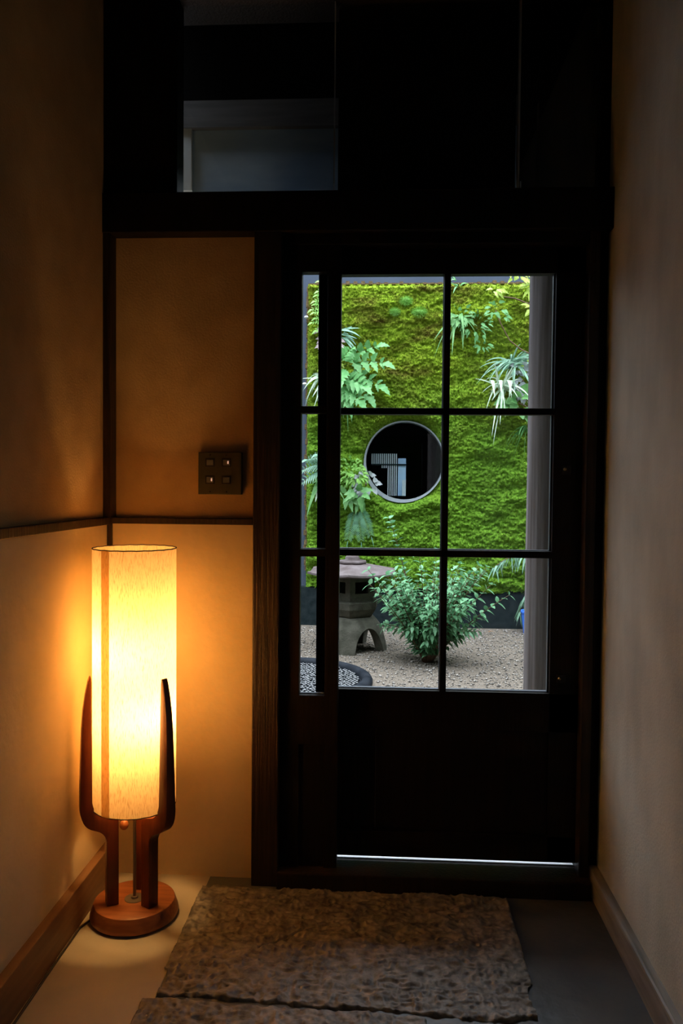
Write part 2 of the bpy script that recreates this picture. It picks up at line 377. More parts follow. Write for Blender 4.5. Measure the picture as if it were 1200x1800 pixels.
MB().box(-0.243, -0.171, 2.247, 2.258, 0.9565, 0.9585).build('glazing_bead', M_lip, d2, label='bead with daylight highlight in its blue-grey colour')
# sliding leaf, hanging a hand's breadth behind
y0, y1 = 2.272, 2.304
k = 2.272 / 2.25
def zk(z): return 1.135 + (z - 1.135) * k
d1 = thing('door_1', 'blackened sliding door with six glass panes over a solid panel', 'door', (0.2, 2.29, 0.06), kind='structure')
XA, XB, XC, XD = -0.138, 0.1645 * 1 , 0.1705, 0.4645
xa0, xm0, xm1, xr = -0.20, 0.160 * k - 0.0065, 0.160 * k + 0.0115, 0.4605 * k
frame_bars(d1, [('stile', (xa0, -0.150, 0.066, 1.815)), ('stile', (xr, 0.556, 0.066, 1.815)),
                ('top_rail', (xa0, 0.55, zk(1.728), 1.815)), ('lock_rail', (xa0, 0.55, 0.44, zk(0.557))),
                ('bottom_rail', (xa0, 0.55, 0.066, 0.14)),
                ('muntin', (xm0, xm1, zk(0.55), zk(1.731))),
                ('glazing_bar', (-0.16, xr + 0.002, zk(1.338), zk(1.356))), ('glazing_bar', (-0.16, xr + 0.002, zk(0.938), zk(0.957)))], y0, y1, M_black)
MB().box(-0.16, 0.50, y0 + 0.012, y1 - 0.006, 0.12, 0.46).build('lower_panel', M_black, d1)
MB().box(-0.027, -0.024, y0 + 0.009, y0 + 0.013, 0.14, 0.44).build('panel_seam', M_jamb, d1)
zs = [(zk(1.356), zk(1.729)), (zk(0.957), zk(1.339)), (zk(0.556), zk(0.939))]
for z0, z1 in zs:
    MB().box(-0.152, xm0 + 0.001, y0 + 0.014, y0 + 0.017, z0, z1).build('glass_pane', M_glass, d1)
    MB().box(xm1 - 0.001, xr + 0.001, y0 + 0.014, y0 + 0.017, z0, z1).build('glass_pane', M_glass, d1)
    MB().box(xr - 0.0045, xr, y0 + 0.017, y1 - 0.002, z0, z1).build('glazing_bead', M_bead, d1, label='bead with the lit edge in its grey colour')
    MB().box(xm0 - 0.0020, xm0, y0 + 0.017, y1 - 0.002, z0, z1).build('glazing_bead', M_bead, d1, label='bead with the lit edge in its grey colour')
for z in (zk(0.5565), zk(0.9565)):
    MB().box(-0.15, xr, y0 + 0.017, y1 - 0.001, z, z + 0.0028).build('glazing_bead', M_lip, d1, label='bead with daylight highlight in its blue-grey colour')
for px_, z in ((0.497 * k, zk(1.185)), (0.492 * k, zk(0.600))):
    lt = MB().box(px_ - 0.014, px_ + 0.012, y0 - 0.004, y0, z - 0.012, z + 0.012).build('latch', M_jamb, d1, bevel=0.0015)
    MB().ball((px_ - 0.006, y0 - 0.008, z + 0.002), 0.005).build('latch_pin', M_brass, lt, smooth=True, label='small brass pin')

# ------------------------------------------------------------------ switch plate
sp = thing('switch_plate', 'dark bronze switch plate with four rockers on the ochre plaster', 'light switch', (-0.474, D, 1.168))
MB().box(-0.536, -0.412, D - 0.014, D + 0.006, 1.108, 1.228).build('plate', M_plate, sp, bevel=0.002)
for i, (x, z) in enumerate(((-0.502, 1.199), (-0.455, 1.199), (-0.502, 1.150), (-0.455, 1.150))):
    MB().box(x - 0.0135, x + 0.0135, D - 0.0150, D - 0.013, z - 0.012, z + 0.012).build('rocker_surround', M_felt, sp)
    r = MB().box(x - 0.0095, x + 0.0095, D - 0.0170, D - 0.013, z - 0.0085, z + 0.0075).build('rocker', M_switch, sp, bevel=0.001)
    if i in (1, 2):
        MB().box(x + 0.0035, x + 0.0065, D - 0.0180, D - 0.016, z - 0.004, z + 0.004).build('pilot_light', M_led, r, label='tiny lit pilot light')
for x, z in ((-0.502, 1.220), (-0.502, 1.116), (-0.455, 1.116), (-0.455, 1.220)):
    MB().ball((x, D - 0.0140, z), 0.0022, n=8, m=6).build('screw', M_felt, sp, smooth=True)

# ------------------------------------------------------------------ floor lamp
LX, LY = -0.652, 2.028
lamp = thing('floor_lamp', 'glowing cylinder floor lamp with three teak horn legs on a round base', 'floor lamp', (LX, LY, 0))
base = MB().lathe([(0.102, 0.004), (0.1115, 0.007), (0.1135, 0.012), (0.1125, 0.020), (0.1055, 0.040), (0.1035, 0.0445), (0.100, 0.046)], 64, (LX, LY, 0)).build('base', M_teakb, lamp, smooth=True, auto=40)
MB().lathe([(0.101, 0.0), (0.101, 0.005)], 48, (LX, LY, 0)).build('felt_pad', M_felt, base)
MB().lathe([(0.026, 0.046), (0.0255, 0.0475), (0.009, 0.048), (0.0085, 0.053), (0.004, 0.054)], 32, (LX, LY, 0)).build('washer', M_steel, lamp, smooth=True, auto=40)
MB().lathe([(0.0042, 0.048), (0.0042, 0.645)], 16, (LX, LY, 0)).build('pole', M_steel, lamp, smooth=True, auto=40)
def bez(p0, p1, p2, n=6): return [((1 - t) ** 2 * p0[0] + 2 * t * (1 - t) * p1[0] + t * t * p2[0], (1 - t) ** 2 * p0[1] + 2 * t * (1 - t) * p1[1] + t * t * p2[1]) for t in [i / n for i in range(n + 1)]]
def leg_outline():
    o = [(0.043, 0.046), (0.073, 0.046), (0.073, 0.215)]
    o += bez((0.073, 0.215), (0.076, 0.238), (0.098, 0.247))
    o += bez((0.112, 0.253), (0.137, 0.266), (0.138, 0.310))
    o += [(0.1375, 0.36), (0.136, 0.43), (0.1335, 0.51), (0.130, 0.56), (0.1245, 0.60), (0.118, 0.632), (0.1135, 0.645), (0.1105, 0.645)]
    o += [(0.1085, 0.63), (0.1085, 0.50), (0.1085, 0.40), (0.1085, 0.345)]
    o += bez((0.1085, 0.322), (0.104, 0.290), (0.078, 0.283))
    o += bez((0.056, 0.278), (0.044, 0.276), (0.043, 0.266))
    return o
for az in (208, 328, 88):
    a = math.radians(az); ca, sa = math.cos(a), math.sin(a); out = leg_outline(); n = len(out); T = 0.0155
    vs = []
    for sgn in (-1, 1):
        for r, z in out:
            tt = T * (1.0 if z < 0.3 else max(0.55, 1 - (z - 0.3) / 0.345 * 0.45)) * sgn
            vs.append((LX + r * ca - tt * sa, LY + r * sa + tt * ca, z))
    fs = [tuple(range(n - 1, -1, -1)), tuple(range(n, 2 * n))] + [(i, (i + 1) % n, n + (i + 1) % n, n + i) for i in range(n)]
    MB().add(vs, fs).build('leg', M_teak, lamp, bevel=0.0035, smooth=True, auto=35)
SR, SZ0, SZ1 = 0.106, 0.300, 0.970
sh = MB().lathe([(SR, SZ0 + (SZ1 - SZ0) * i / 8) for i in range(9)], 96, (LX, LY, 0), cap0=False, cap1=False).build('lamp_shade', M_shade, lamp, smooth=True)
for z, r in ((SZ0, 0.0013), (SZ1, 0.0015)):
    MB().tube([(LX + SR * math.cos(2 * PI * i / 72), LY + SR * math.sin(2 * PI * i / 72), z + 0.0004 * math.sin(i * 1.7)) for i in range(73)], r, 6).build('rim', M_cord, sh, smooth=True, label='thin dark rim')
sv, sf = [], []
a0, a1 = math.radians(287.8 - 49), math.radians(287.8 - 35)
for j in range(9):
    for i in range(7):
        a = a0 + (a1 - a0) * i / 6; sv.append((LX + (SR + 0.0012) * math.cos(a), LY + (SR + 0.0012) * math.sin(a), SZ0 + (SZ1 - SZ0) * j / 8))
for j in range(8):
    for i in range(6): sf.append((j * 7 + i, j * 7 + i + 1, (j + 1) * 7 + i + 1, (j + 1) * 7 + i))
MB().add(sv, sf).build('seam_strip', M_seam, sh, smooth=True, label='darker overlapping seam strip')
M_bulb = emit_mat('warm_bulb', (1.0, 0.555, 0.18), BULB)
for bx_, bzz in ((LX - 0.022, 0.710), (LX + 0.018, 0.545)):
    MB().lathe([(0.015, bzz - 0.085), (0.015, bzz - 0.045), (0.012, bzz - 0.040)], 24, (bx_, LY, 0)).tube([(LX, LY, bzz - 0.075), (bx_, LY, bzz - 0.075)], 0.004).build('socket', M_brass, lamp, smooth=True, auto=40)
    MB().lathe([(0.011, -0.042), (0.014, -0.03), (0.024, -0.004), (0.027, 0.010), (0.024, 0.026), (0.014, 0.035), (0.002, 0.038)], 24, (bx_, LY, bzz)).build('light_bulb', M_bulb, lamp, smooth=True)
MB().tube([(LX - 0.016, LY - 0.0365, 0.265), (LX - 0.016, LY - 0.0365, 0.42), (LX - 0.010, LY - 0.022, 0.440)], 0.0009, 5).build('pull_cord', M_brass, lamp)
MB().ball((LX - 0.016, LY - 0.0365, 0.257), 0.0115, (1, 1, 1.12), 20, 14).build('pull_knob', M_teakb, lamp, smooth=True)
MB().tube([(LX - 0.100, LY - 0.03, 0.006), (LX - 0.118, LY - 0.075, 0.004), (LX - 0.118, LY - 0.20, 0.004), (LX - 0.115, LY - 0.55, 0.004), (LX - 0.116, LY - 1.2, 0.004)], 0.003, 8).build('power_cord', M_cord, lamp, smooth=True)

# ------------------------------------------------------------------ paving slabs inside
def slab(name, label, x0, x1, yf, yb, top, nx, ny, sd, cr):
    X, Y = np.meshgrid(np.linspace(x0, x1, nx), np.linspace(0, 1, ny), indexing='ij')
    f = yf(X[:, :1]); b = yb(X[:, :1]); Yw = f + (b - f) * Y
    Xw = X + ((vnoise(Yw * 6, Yw * 2, sd) - 0.5) * 0.07 + (vnoise(Yw * 30, Yw * 2, sd) - 0.5) * 0.012) * ((X - x0) / (x1 - x0) - 0.5) * 2
    h = (vnoise(Xw * 7, Yw * 7, sd) - 0.5) * 0.006 + (vnoise(Xw * 26, Yw * 36, sd + 1) - 0.5) * 0.008 + np.abs(vnoise(Xw * 60, Yw * 80, sd + 2) - 0.5) * -0.014 + (vnoise(Xw * 150, Yw * 170, sd + 3) - 0.5) * 0.0025
    Z = top + h
    ed = np.minimum(np.minimum(Xw - x0, x1 - Xw), np.minimum(Yw - f, b - Yw))
    Z -= np.clip(1 - ed / 0.007, 0, 1) ** 2 * (top + 0.012)
    for pts, wd in cr:
        dist = np.full(X.shape, 9.0)
        for (ax_, ay_), (bx_, by_) in zip(pts[:-1], pts[1:]):
            dx, dy = bx_ - ax_, by_ - ay_; t = np.clip(((Xw - ax_) * dx + (Yw - ay_) * dy) / (dx * dx + dy * dy), 0, 1)
            dist = np.minimum(dist, np.hypot(Xw - ax_ - t * dx, Yw - ay_ - t * dy))
        Z -= np.clip(1 - dist / wd, 0, 1) * 0.012
    V = np.stack([Xw, Yw, Z], -1).reshape(-1, 3)
    I = np.arange(nx * ny).reshape(nx, ny)
    q = np.stack([I[:-1, :-1], I[1:, :-1], I[1:, 1:], I[:-1, 1:]], -1).reshape(-1, 4)
    o = fast_mesh(name, V, q, np.zeros((0, 3), int), M_stone)
    o['label'] = label; o['category'] = 'paving stone'
    return o
slab('paving_stone', 'large rough chiselled stone slab in front of the door threshold', -0.512, 0.345, lambda x: 1.695 - 0.03 * (x + 0.5) + (vnoise(x * 9, x * 0, 3) - 0.5) * 0.030 + (vnoise(x * 50, x * 0, 3) - 0.5) * 0.008, lambda x: 2.188 + 0 * x, 0.011, 300, 190, 2,
     [([(-0.49, 2.10), (-0.44, 2.135), (-0.38, 2.115), (-0.33, 2.14)], 0.004), ([(-0.20, 1.99), (-0.26, 1.93), (-0.30, 1.90)], 0.004), ([(-0.45, 2.05), (-0.445, 2.04)], 0.008)])
slab('paving_stone', 'rough stone slab in front, across a dark crack from the large slab', -0.53, 0.10, lambda x: 1.05 + 0 * x, lambda x: 1.690 - 0.03 * (x + 0.5) + (vnoise(x * 9, x * 0, 3) - 0.5) * 0.030 + (vnoise(x * 50, x * 0, 3) - 0.5) * 0.008, 0.010, 220, 170, 5, [])

# ------------------------------------------------------------------ outside of the house
struct('ground', MB().box(-6, 6, 2.36, 14, -0.2, -0.012).box(-6, XL - 0.15, -3, 2.36, -0.2, -0.012), M_gravel, 'pale gritty gravel ground of the courtyard', 'ground')
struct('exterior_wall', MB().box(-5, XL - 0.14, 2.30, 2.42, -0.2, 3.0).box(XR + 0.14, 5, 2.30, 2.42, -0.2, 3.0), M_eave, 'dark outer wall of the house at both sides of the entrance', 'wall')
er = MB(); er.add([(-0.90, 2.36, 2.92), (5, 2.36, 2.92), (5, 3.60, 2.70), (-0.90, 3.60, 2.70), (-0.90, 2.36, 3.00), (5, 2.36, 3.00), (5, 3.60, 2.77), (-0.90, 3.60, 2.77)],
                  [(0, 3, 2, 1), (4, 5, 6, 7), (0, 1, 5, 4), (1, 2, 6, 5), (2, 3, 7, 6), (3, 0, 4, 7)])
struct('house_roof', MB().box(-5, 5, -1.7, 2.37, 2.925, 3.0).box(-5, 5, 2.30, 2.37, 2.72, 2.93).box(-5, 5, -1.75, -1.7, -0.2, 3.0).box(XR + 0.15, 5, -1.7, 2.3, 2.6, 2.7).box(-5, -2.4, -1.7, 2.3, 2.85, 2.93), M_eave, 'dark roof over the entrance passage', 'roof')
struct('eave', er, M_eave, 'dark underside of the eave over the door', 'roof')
hw = thing('hanging_wall', 'smoky blue panel with a grey beam outside the transom', 'wall', (-0.5, 2.7, 2.4), kind='structure')
MB().box(-0.672, 1.2, 2.706, 2.724, 2.13, 2.34).build('panel', M_hang, hw)
MB().box(-0.716, 1.2, 2.680, 2.728, 2.334, 2.422).build('beam', M_hbeam, hw, label='grey horizontal beam')
MB().box(-0.716, -0.671, 2.690, 2.728, 2.13, 2.334).build('board', M_hpost, hw, label='pale upright board')
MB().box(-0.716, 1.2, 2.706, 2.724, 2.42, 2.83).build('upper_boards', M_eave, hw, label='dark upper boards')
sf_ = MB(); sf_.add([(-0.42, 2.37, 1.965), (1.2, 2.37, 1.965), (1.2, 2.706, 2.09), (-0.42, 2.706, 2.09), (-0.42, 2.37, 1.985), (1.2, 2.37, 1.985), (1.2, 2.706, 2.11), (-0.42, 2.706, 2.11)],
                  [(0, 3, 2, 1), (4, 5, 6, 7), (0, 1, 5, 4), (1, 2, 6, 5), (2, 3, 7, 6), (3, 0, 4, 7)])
sf_.build('shading_board', M_eave, hw, label='dark sloping board added to block light from below')  # unseen board, added so the panel falls into shade towards the right
struct('shading_side_wall', MB().box(-3.0, -2.9, 2.42, 6.6, -0.1, 1.9).box(3.2, 3.3, 2.42, 6.6, -0.1, 2.6), M_plinth, 'unseen dark side walls added to shade the lower courtyard', 'wall')  # unseen walls, put in to darken the lower garden
lp = MB().lathe([(0.054, -0.05), (0.055, 0.6), (0.0535, 1.2), (0.055, 2.0), (0.054, 2.77)], 40, (0.555, 2.9, 0)).build('log_pillar', M_log, smooth=True)
lp['label'] = 'grey round log pillar standing outside the door glass'; lp['category'] = 'pillar'

# garden wall
WX, WZ, WR = 0.138, 1.344, 0.318
def holed_wall(xa, xb, za, zb, y, dep, R, n=64):
    mb = MB(); ring = [(WX + R * math.cos(2 * PI * i / n), WZ + R * math.sin(2 * PI * i / n)) for i in range(n)]
    outer = []
    for i in range(n):
        c, s_ = math.cos(2 * PI * i / n), math.sin(2 * PI * i / n)
        tx = ((xb - WX) / c if c > 1e-9 else (xa - WX) / c if c < -1e-9 else 1e9); tz = ((zb - WZ) / s_ if s_ > 1e-9 else (za - WZ) / s_ if s_ < -1e-9 else 1e9)
        t = min(tx, tz); outer.append((WX + t * c, WZ + t * s_))
    for yy in (y, y + dep):
        mb.v += [(x, yy, z) for x, z in ring] + [(x, yy, z) for x, z in outer]
    for i in range(n):
        j = (i + 1) % n
        mb.f += [(i, n + i, n + j, j), (2 * n + i, 2 * n + j, 3 * n + j, 3 * n + i), (i, j, 2 * n + j, 2 * n + i), (n + i, 3 * n + i, 3 * n + j, n + j)]
    return mb
struct('garden_wall', holed_wall(-4.0, 4.5, 0.0, 2.95, 6.60, 0.10, WR + 0.01), M_bluew, 'blue-grey wall behind the moss', 'wall')
struct('plinth', MB().box(-4.0, 4.5, 6.50, 6.60, -0.1, 0.30), M_plinth, 'dark plinth at the foot of the moss wall', 'wall')
coir = MB()
for i in range(4, 60):
    z = 0.27 + 2.49 * i / 60
    coir.box(-0.672 + 0.006 * math.sin(i * 2.1) + random.uniform(-.005, .005) - 0.004 * (z < 1.5), -0.60, 6.53 + random.uniform(-.006, .006), 6.598, z, z + 0.043)
coir.box(-0.66, 1.75, 6.53, 6.598, 2.765, 2.786)
for i in range(40): coir.box(-0.6 + i * 0.062, -0.57 + i * 0.062, 6.49, 6.55, 2.765, 2.775 + random.uniform(0, 0.02))
o = coir.build('coir_mat', M_coir); o['label'] = 'tan fibre backing mat showing at the edge of the moss'; o['category'] = 'mat'

# moss carpet on the wall
M_moss, nt, b = new_mat('moss')
N = nt.nodes.new; Lk = nt.links.new
tc = N('ShaderNodeTexCoord'); mp = N('ShaderNodeMapping'); mp.inputs['Scale'].default_value = (3.0, 3.0, 8.0); Lk(tc.outputs['Object'], mp.inputs[0])
n1 = N('ShaderNodeTexNoise'); n1.inputs['Scale'].default_value = 1.0; n1.inputs['Detail'].default_value = 8; n1.inputs['Roughness'].default_value = 0.65; Lk(mp.outputs[0], n1.inputs['Vector'])
r1 = N('ShaderNodeValToRGB'); e = r1.color_ramp.elements
e[0].position = 0.32; e[0].color = (0.1225, 0.0865, 0.0216, 1); e[1].position = 0.70; e[1].color = (0.3515, 0.4621, 0.0433, 1)
x = r1.color_ramp.elements.new(0.44); x.color = (0.1891, 0.2295, 0.0250, 1)
x = r1.color_ramp.elements.new(0.56); x.color = (0.2263, 0.3432, 0.0250, 1)
Lk(n1.outputs['Fac'], r1.inputs[0])
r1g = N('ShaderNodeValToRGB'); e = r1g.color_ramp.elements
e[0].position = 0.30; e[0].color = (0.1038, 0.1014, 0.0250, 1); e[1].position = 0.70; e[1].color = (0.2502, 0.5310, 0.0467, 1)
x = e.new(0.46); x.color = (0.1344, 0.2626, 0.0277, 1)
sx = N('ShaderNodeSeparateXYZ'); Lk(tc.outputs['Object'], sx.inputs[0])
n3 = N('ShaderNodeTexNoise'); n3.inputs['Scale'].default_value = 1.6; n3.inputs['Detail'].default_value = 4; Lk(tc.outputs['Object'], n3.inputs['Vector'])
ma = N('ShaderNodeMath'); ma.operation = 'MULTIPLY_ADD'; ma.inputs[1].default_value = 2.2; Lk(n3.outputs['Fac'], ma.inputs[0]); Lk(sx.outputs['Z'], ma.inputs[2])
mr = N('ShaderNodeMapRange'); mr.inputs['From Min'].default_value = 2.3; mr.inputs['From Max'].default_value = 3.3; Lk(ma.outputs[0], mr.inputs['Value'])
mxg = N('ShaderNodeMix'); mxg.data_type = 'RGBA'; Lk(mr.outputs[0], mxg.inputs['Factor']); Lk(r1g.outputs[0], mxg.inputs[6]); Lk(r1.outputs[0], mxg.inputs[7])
n2 = N('ShaderNodeTexNoise'); n2.inputs['Scale'].default_value = 60; n2.inputs['Detail'].default_value = 3; Lk(tc.outputs['Object'], n2.inputs['Vector'])
mx = N('ShaderNodeMix'); mx.data_type = 'RGBA'; mx.blend_type = 'MULTIPLY'; mx.inputs['Factor'].default_value = 0.8
r2 = N('ShaderNodeValToRGB'); r2.color_ramp.elements[0].position = 0.3; r2.color_ramp.elements[0].color = (0.45, 0.45, 0.4, 1); r2.color_ramp.elements[1].position = 0.62; r2.color_ramp.elements[1].color = (1, 1, 1, 1)
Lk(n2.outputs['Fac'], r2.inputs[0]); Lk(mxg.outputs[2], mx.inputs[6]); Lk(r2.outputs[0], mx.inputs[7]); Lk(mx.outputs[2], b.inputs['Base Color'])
b.inputs['Roughness'].default_value = 0.95; b.inputs['Specular IOR Level'].default_value = 0.02
mx0, mx1, mz0, mz1 = -0.662, 1.75, 0.255, 2.775
nx, nz = 520, 550
X, Z = np.meshgrid(np.linspace(mx0, mx1, nx), np.linspace(mz0, mz1, nz), indexing='ij')
def moss_d(X, Z):
    wob = (vnoise(X * 2.2, Z * 2.2, 8) - 0.5) * 0.25
    d = 0.02 + 0.075 * vnoise(X * 2.2, (Z + wob) * 6.5, 1) + 0.040 * vnoise(X * 6, (Z + wob) * 15, 2) + 0.022 * vnoise(X * 26, Z * 36, 3) + 0.020 * vnoise(X * 62, Z * 75, 4)
    e = np.minimum(np.minimum(X - mx0, mx1 - X), np.minimum(Z - mz0, mz1 - Z))
    d = d * np.clip(e / 0.05 + 0.15, 0, 1) ** 0.6
    rr = np.hypot(X - WX, Z - WZ) - WR
    return d * np.clip(rr / 0.10 + 0.22, 0, 1)
Dm = moss_d(X, Z)
keep = (np.hypot(X - WX, Z - WZ) > WR - 0.004)
lowcut = Z > 0.27 + 0.10 * (vnoise(X * 5, X * 0, 6) - 0.3) + 0.05 * (vnoise(X * 26, X * 0 + 3, 6) - 0.5)
keep &= lowcut
V = np.stack([X, 6.56 - Dm, Z], -1).reshape(-1, 3)
I = np.arange(nx * nz).reshape(nx, nz)
kq = keep[:-1, :-1] & keep[1:, :-1] & keep[1:, 1:] & keep[:-1, 1:]
q = np.stack([I[:-1, :-1], I[1:, :-1], I[1:, 1:], I[:-1, 1:]], -1)[kq]
NT = 110000
tx = rng.uniform(mx0, mx1, NT); tz = rng.uniform(mz0, mz1, NT)
ok = (np.hypot(tx - WX, tz - WZ) > WR + 0.005) & (tz > 0.27 + 0.10 * (vnoise(tx * 5, tx * 0, 6) - 0.3))
tx, tz = tx[ok], tz[ok]; td = moss_d(tx, tz); n_ = len(tx)
ang = rng.uniform(0, PI, n_); ln = rng.uniform(0.008, 0.020, n_); wd = rng.uniform(0.0015, 0.004, n_)
bx_, bz_ = np.cos(ang) * wd, np.sin(ang) * wd
p0 = np.stack([tx - bx_, 6.562 - td, tz - bz_], -1); p1 = np.stack([tx + bx_, 6.562 - td, tz + bz_], -1)
p2 = np.stack([tx + rng.normal(0, 0.007, n_), 6.56 - td - ln, tz + rng.normal(0.002, 0.007, n_)], -1)
k0 = len(V); V = np.concatenate([V, np.stack([p0, p1, p2], 1).reshape(-1, 3)])
tri = (k0 + np.arange(n_ * 3)).reshape(-1, 3)
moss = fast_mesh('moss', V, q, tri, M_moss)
moss['kind'] = 'stuff'; moss['label'] = 'thick green moss carpet covering the courtyard wall'; moss['category'] = 'moss'

# round window
rw = thing('round_window', 'round window with a pale rim set in the moss wall', 'window', (WX, 6.5, WZ))
rim = MB(); n = 96
for i in range(n):
    a = 2 * PI * i / n; c, s_ = math.cos(a), math.sin(a)
    w = 0.007 + 0.020 * max(0, math.cos(a - math.radians(238))) ** 2
    for r, y in ((WR - 0.004, 6.50), (WR + w, 6.495), (WR + w, 6.62), (WR - 0.004, 6.62)):
        rim.v.append((WX + r * c, y, WZ + r * s_))
for i in range(n):
    j = (i + 1) % n
    for a, b2 in ((0, 1), (1, 2), (2, 3), (3, 0)): rim.f.append((i * 4 + a, j * 4 + a, j * 4 + b2, i * 4 + b2))
rim.build('rim', M_ring, rw, smooth=True, auto=40)
gw = MB(); gw.v = [(WX + (WR) * math.cos(2 * PI * i / 64), y, WZ + WR * math.sin(2 * PI * i / 64)) for y in (6.53, 6.534) for i in range(64)]
gw.f = [tuple(range(64)), tuple(range(127, 63, -1))] + [(i, (i + 1) % 64, 64 + (i + 1) % 64, 64 + i) for i in range(64)]
gw.build('glass_pane', M_wglass, rw)
bxm = MB(); bxm.box(-0.9, 1.2, 8.0, 8.05, 0.3, 2.6).box(-0.95, -0.9, 6.72, 8.05, 0.3, 2.6).box(1.2, 1.25, 6.72, 8.05, 0.3, 2.6).box(-0.95, 1.25, 6.72, 8.05, 0.25, 0.3).box(-0.95, 1.25, 6.72, 8.05, 2.6, 2.65)
struct('inner_room', bxm, M_room, 'dark room seen through the round window', 'room')
LATY = 6.64  # reflection of the house front, built as slats and sheet behind the glass
def bk(x, z, y): q_ = y / 6.5; return x * q_, 1.135 + (z - 1.135) * q_
ls = thing('reflected_lattice', 'pale vertical slats standing in for a reflection in the round window', 'screen', (0.0, LATY, 0.9))
for i in range(13):
    x, _ = bk(-0.130 + i * 0.0165, 1.3, LATY); zt = bk(0, 1.402, LATY)[1]
    zb = bk(0, 1.318 if i < 5 else (1.285 if i < 8 else 1.06), LATY)[1]
    MB().box(x, x + 0.0085, LATY, LATY + 0.012, zb, zt).build('slat', M_refl, ls)
a, zz = bk(-0.135, 1.315, LATY); c2, _ = bk(0.15, 1, LATY)
MB().box(a, c2, LATY - 0.008, LATY + 0.02, zz - 0.006, zz + 0.004).build('crossbar', M_room, ls)
x0_, za_ = bk(0.085, 1.06, LATY); x1_, zb_ = bk(0.150, 1.365, LATY)
MB().box(x0_, x1_, LATY + 0.005, LATY + 0.012, za_, zb_).build('side_panel', M_hang, ls)
x0_, za_ = bk(0.120, 1.06, LATY); x1_, zb_ = bk(0.150, 1.19, LATY)
o = MB().box(x0_, x1_, LATY - 0.03, LATY - 0.018, za_, zb_).build('reflected_sheet', M_refl); o['label'] = 'small white sheet standing in for part of the round window reflection'; o['category'] = 'sheet'

for nm, lb, z in (('wall_cap', 'upper of two white round caps on the blue-grey wall edge', 2.50), ('wall_cap', 'lower of two white round caps on the blue-grey wall edge', 1.962)):
    o = MB().ball((-0.668 if z > 2.2 else -0.678, 6.47, z), 0.018, (1, 1, 0.65), 16, 10).tube([(-0.674, 6.47, z), (-0.674, 6.6, z)], 0.006).build(nm, M_white, smooth=True)
    o['label'] = lb; o['category'] = 'cap'; o['group'] = 'white caps on the wall edge'

# ------------------------------------------------------------------ gravel stones
NG = 15000
gx = rng.uniform(-1.5, 1.8, NG); gy = 3.2 + 3.25 * rng.random(NG) ** 0.8; gr = rng.uniform(0.003, 0.008, NG) * rng.choice([1, 1, 1, 1.6], NG)
okg = np.hypot(gx + 0.56, gy - 4.58) > 0.52
gx, gy, gr = gx[okg], gy[okg], gr[okg]
ico = np.array([(1, 0, 0), (-1, 0, 0), (0, 1, 0), (0, -1, 0), (0, 0, 0.7), (0, 0, -0.5), ])
icf = np.array([(0, 2, 4), (2, 1, 4), (1, 3, 4), (3, 0, 4), (2, 0, 5), (1, 2, 5), (3, 1, 5), (0, 3, 5)])
V = (ico[None] * (gr[:, None, None] * rng.uniform(0.6, 1.3, (len(gx), 6, 1))) + np.stack([gx, gy, -0.012 + gr * 0.3], -1)[:, None]).reshape(-1, 3)
T = (icf[None] + (np.arange(len(gx)) * 6)[:, None, None]).reshape(-1, 3)
o = fast_mesh('gravel', V, np.zeros((0, 4), int), T, M_peb); o['kind'] = 'stuff'; o['label'] = 'loose gravel stones strewn over the courtyard ground'; o['category'] = 'gravel'

# ------------------------------------------------------------------ stone lantern
NX, NY = -0.240, 5.60
ln_ = thing('stone_lantern', 'low wide-roofed stone lantern on curved legs before the moss wall', 'stone lantern', (NX, NY, 0))
h6 = math.radians(28)
def hexlathe(prof, rot=h6, n=6): return MB().lathe(prof, n, (NX, NY, 0), rot=rot)
# legs: one ring with four arches
lb_ = MB(); nphi = 96; nzs = 10
def Rz(z): t = max(0.0, 1 - z / 0.225); return 0.150 + 0.045 * min(1, t * 3) ** 0.8 + 0.055 * t
cols = []
for i in range(nphi):
    phi = 2 * PI * i / nphi
    rel = ((math.degrees(phi) - 262 + 45) % 90) - 45      # 0 at the middle of a leg
    e_ = abs(rel); zb = -0.02 if e_ < 17 else 0.160 * math.sqrt(max(0, 1 - ((45 - e_) / 28.0) ** 2)) if True else 0
    col_ = []
    for j in range(nzs + 1):
        z = zb + (0.225 - zb) * j / nzs; zz_ = max(z, 0)
        col_.append((Rz(zz_), z))
    cols.append((phi, col_))
for phi, col_ in cols:
    for inn in (0, 0.062):
        for r, z in col_:
            rr = (r - inn); lb_.v.append((NX + rr * math.cos(phi), NY + rr * math.sin(phi), z))
st = 2 * (nzs + 1)
for i in range(nphi):
    a, c_ = i * st, ((i + 1) % nphi) * st; h_ = nzs + 1
    for j in range(nzs):
        lb_.f += [(a + j, c_ + j, c_ + j + 1, a + j + 1), (a + h_ + j, a + h_ + j + 1, c_ + h_ + j + 1, c_ + h_ + j)]
    lb_.f += [(a, a + h_, c_ + h_, c_), (a + nzs, c_ + nzs, c_ + h_ + nzs, a + h_ + nzs)]
lb_.build('leg_ring', M_lant, ln_, smooth=True, auto=50)
hexlathe([(0.15, 0.222), (0.165, 0.235), (0.20, 0.285), (0.205, 0.33), (0.195, 0.340), (0.16, 0.342)]).build('platform', M_lant, ln_, bevel=0.004)
fb = MB(); R6 = 0.180
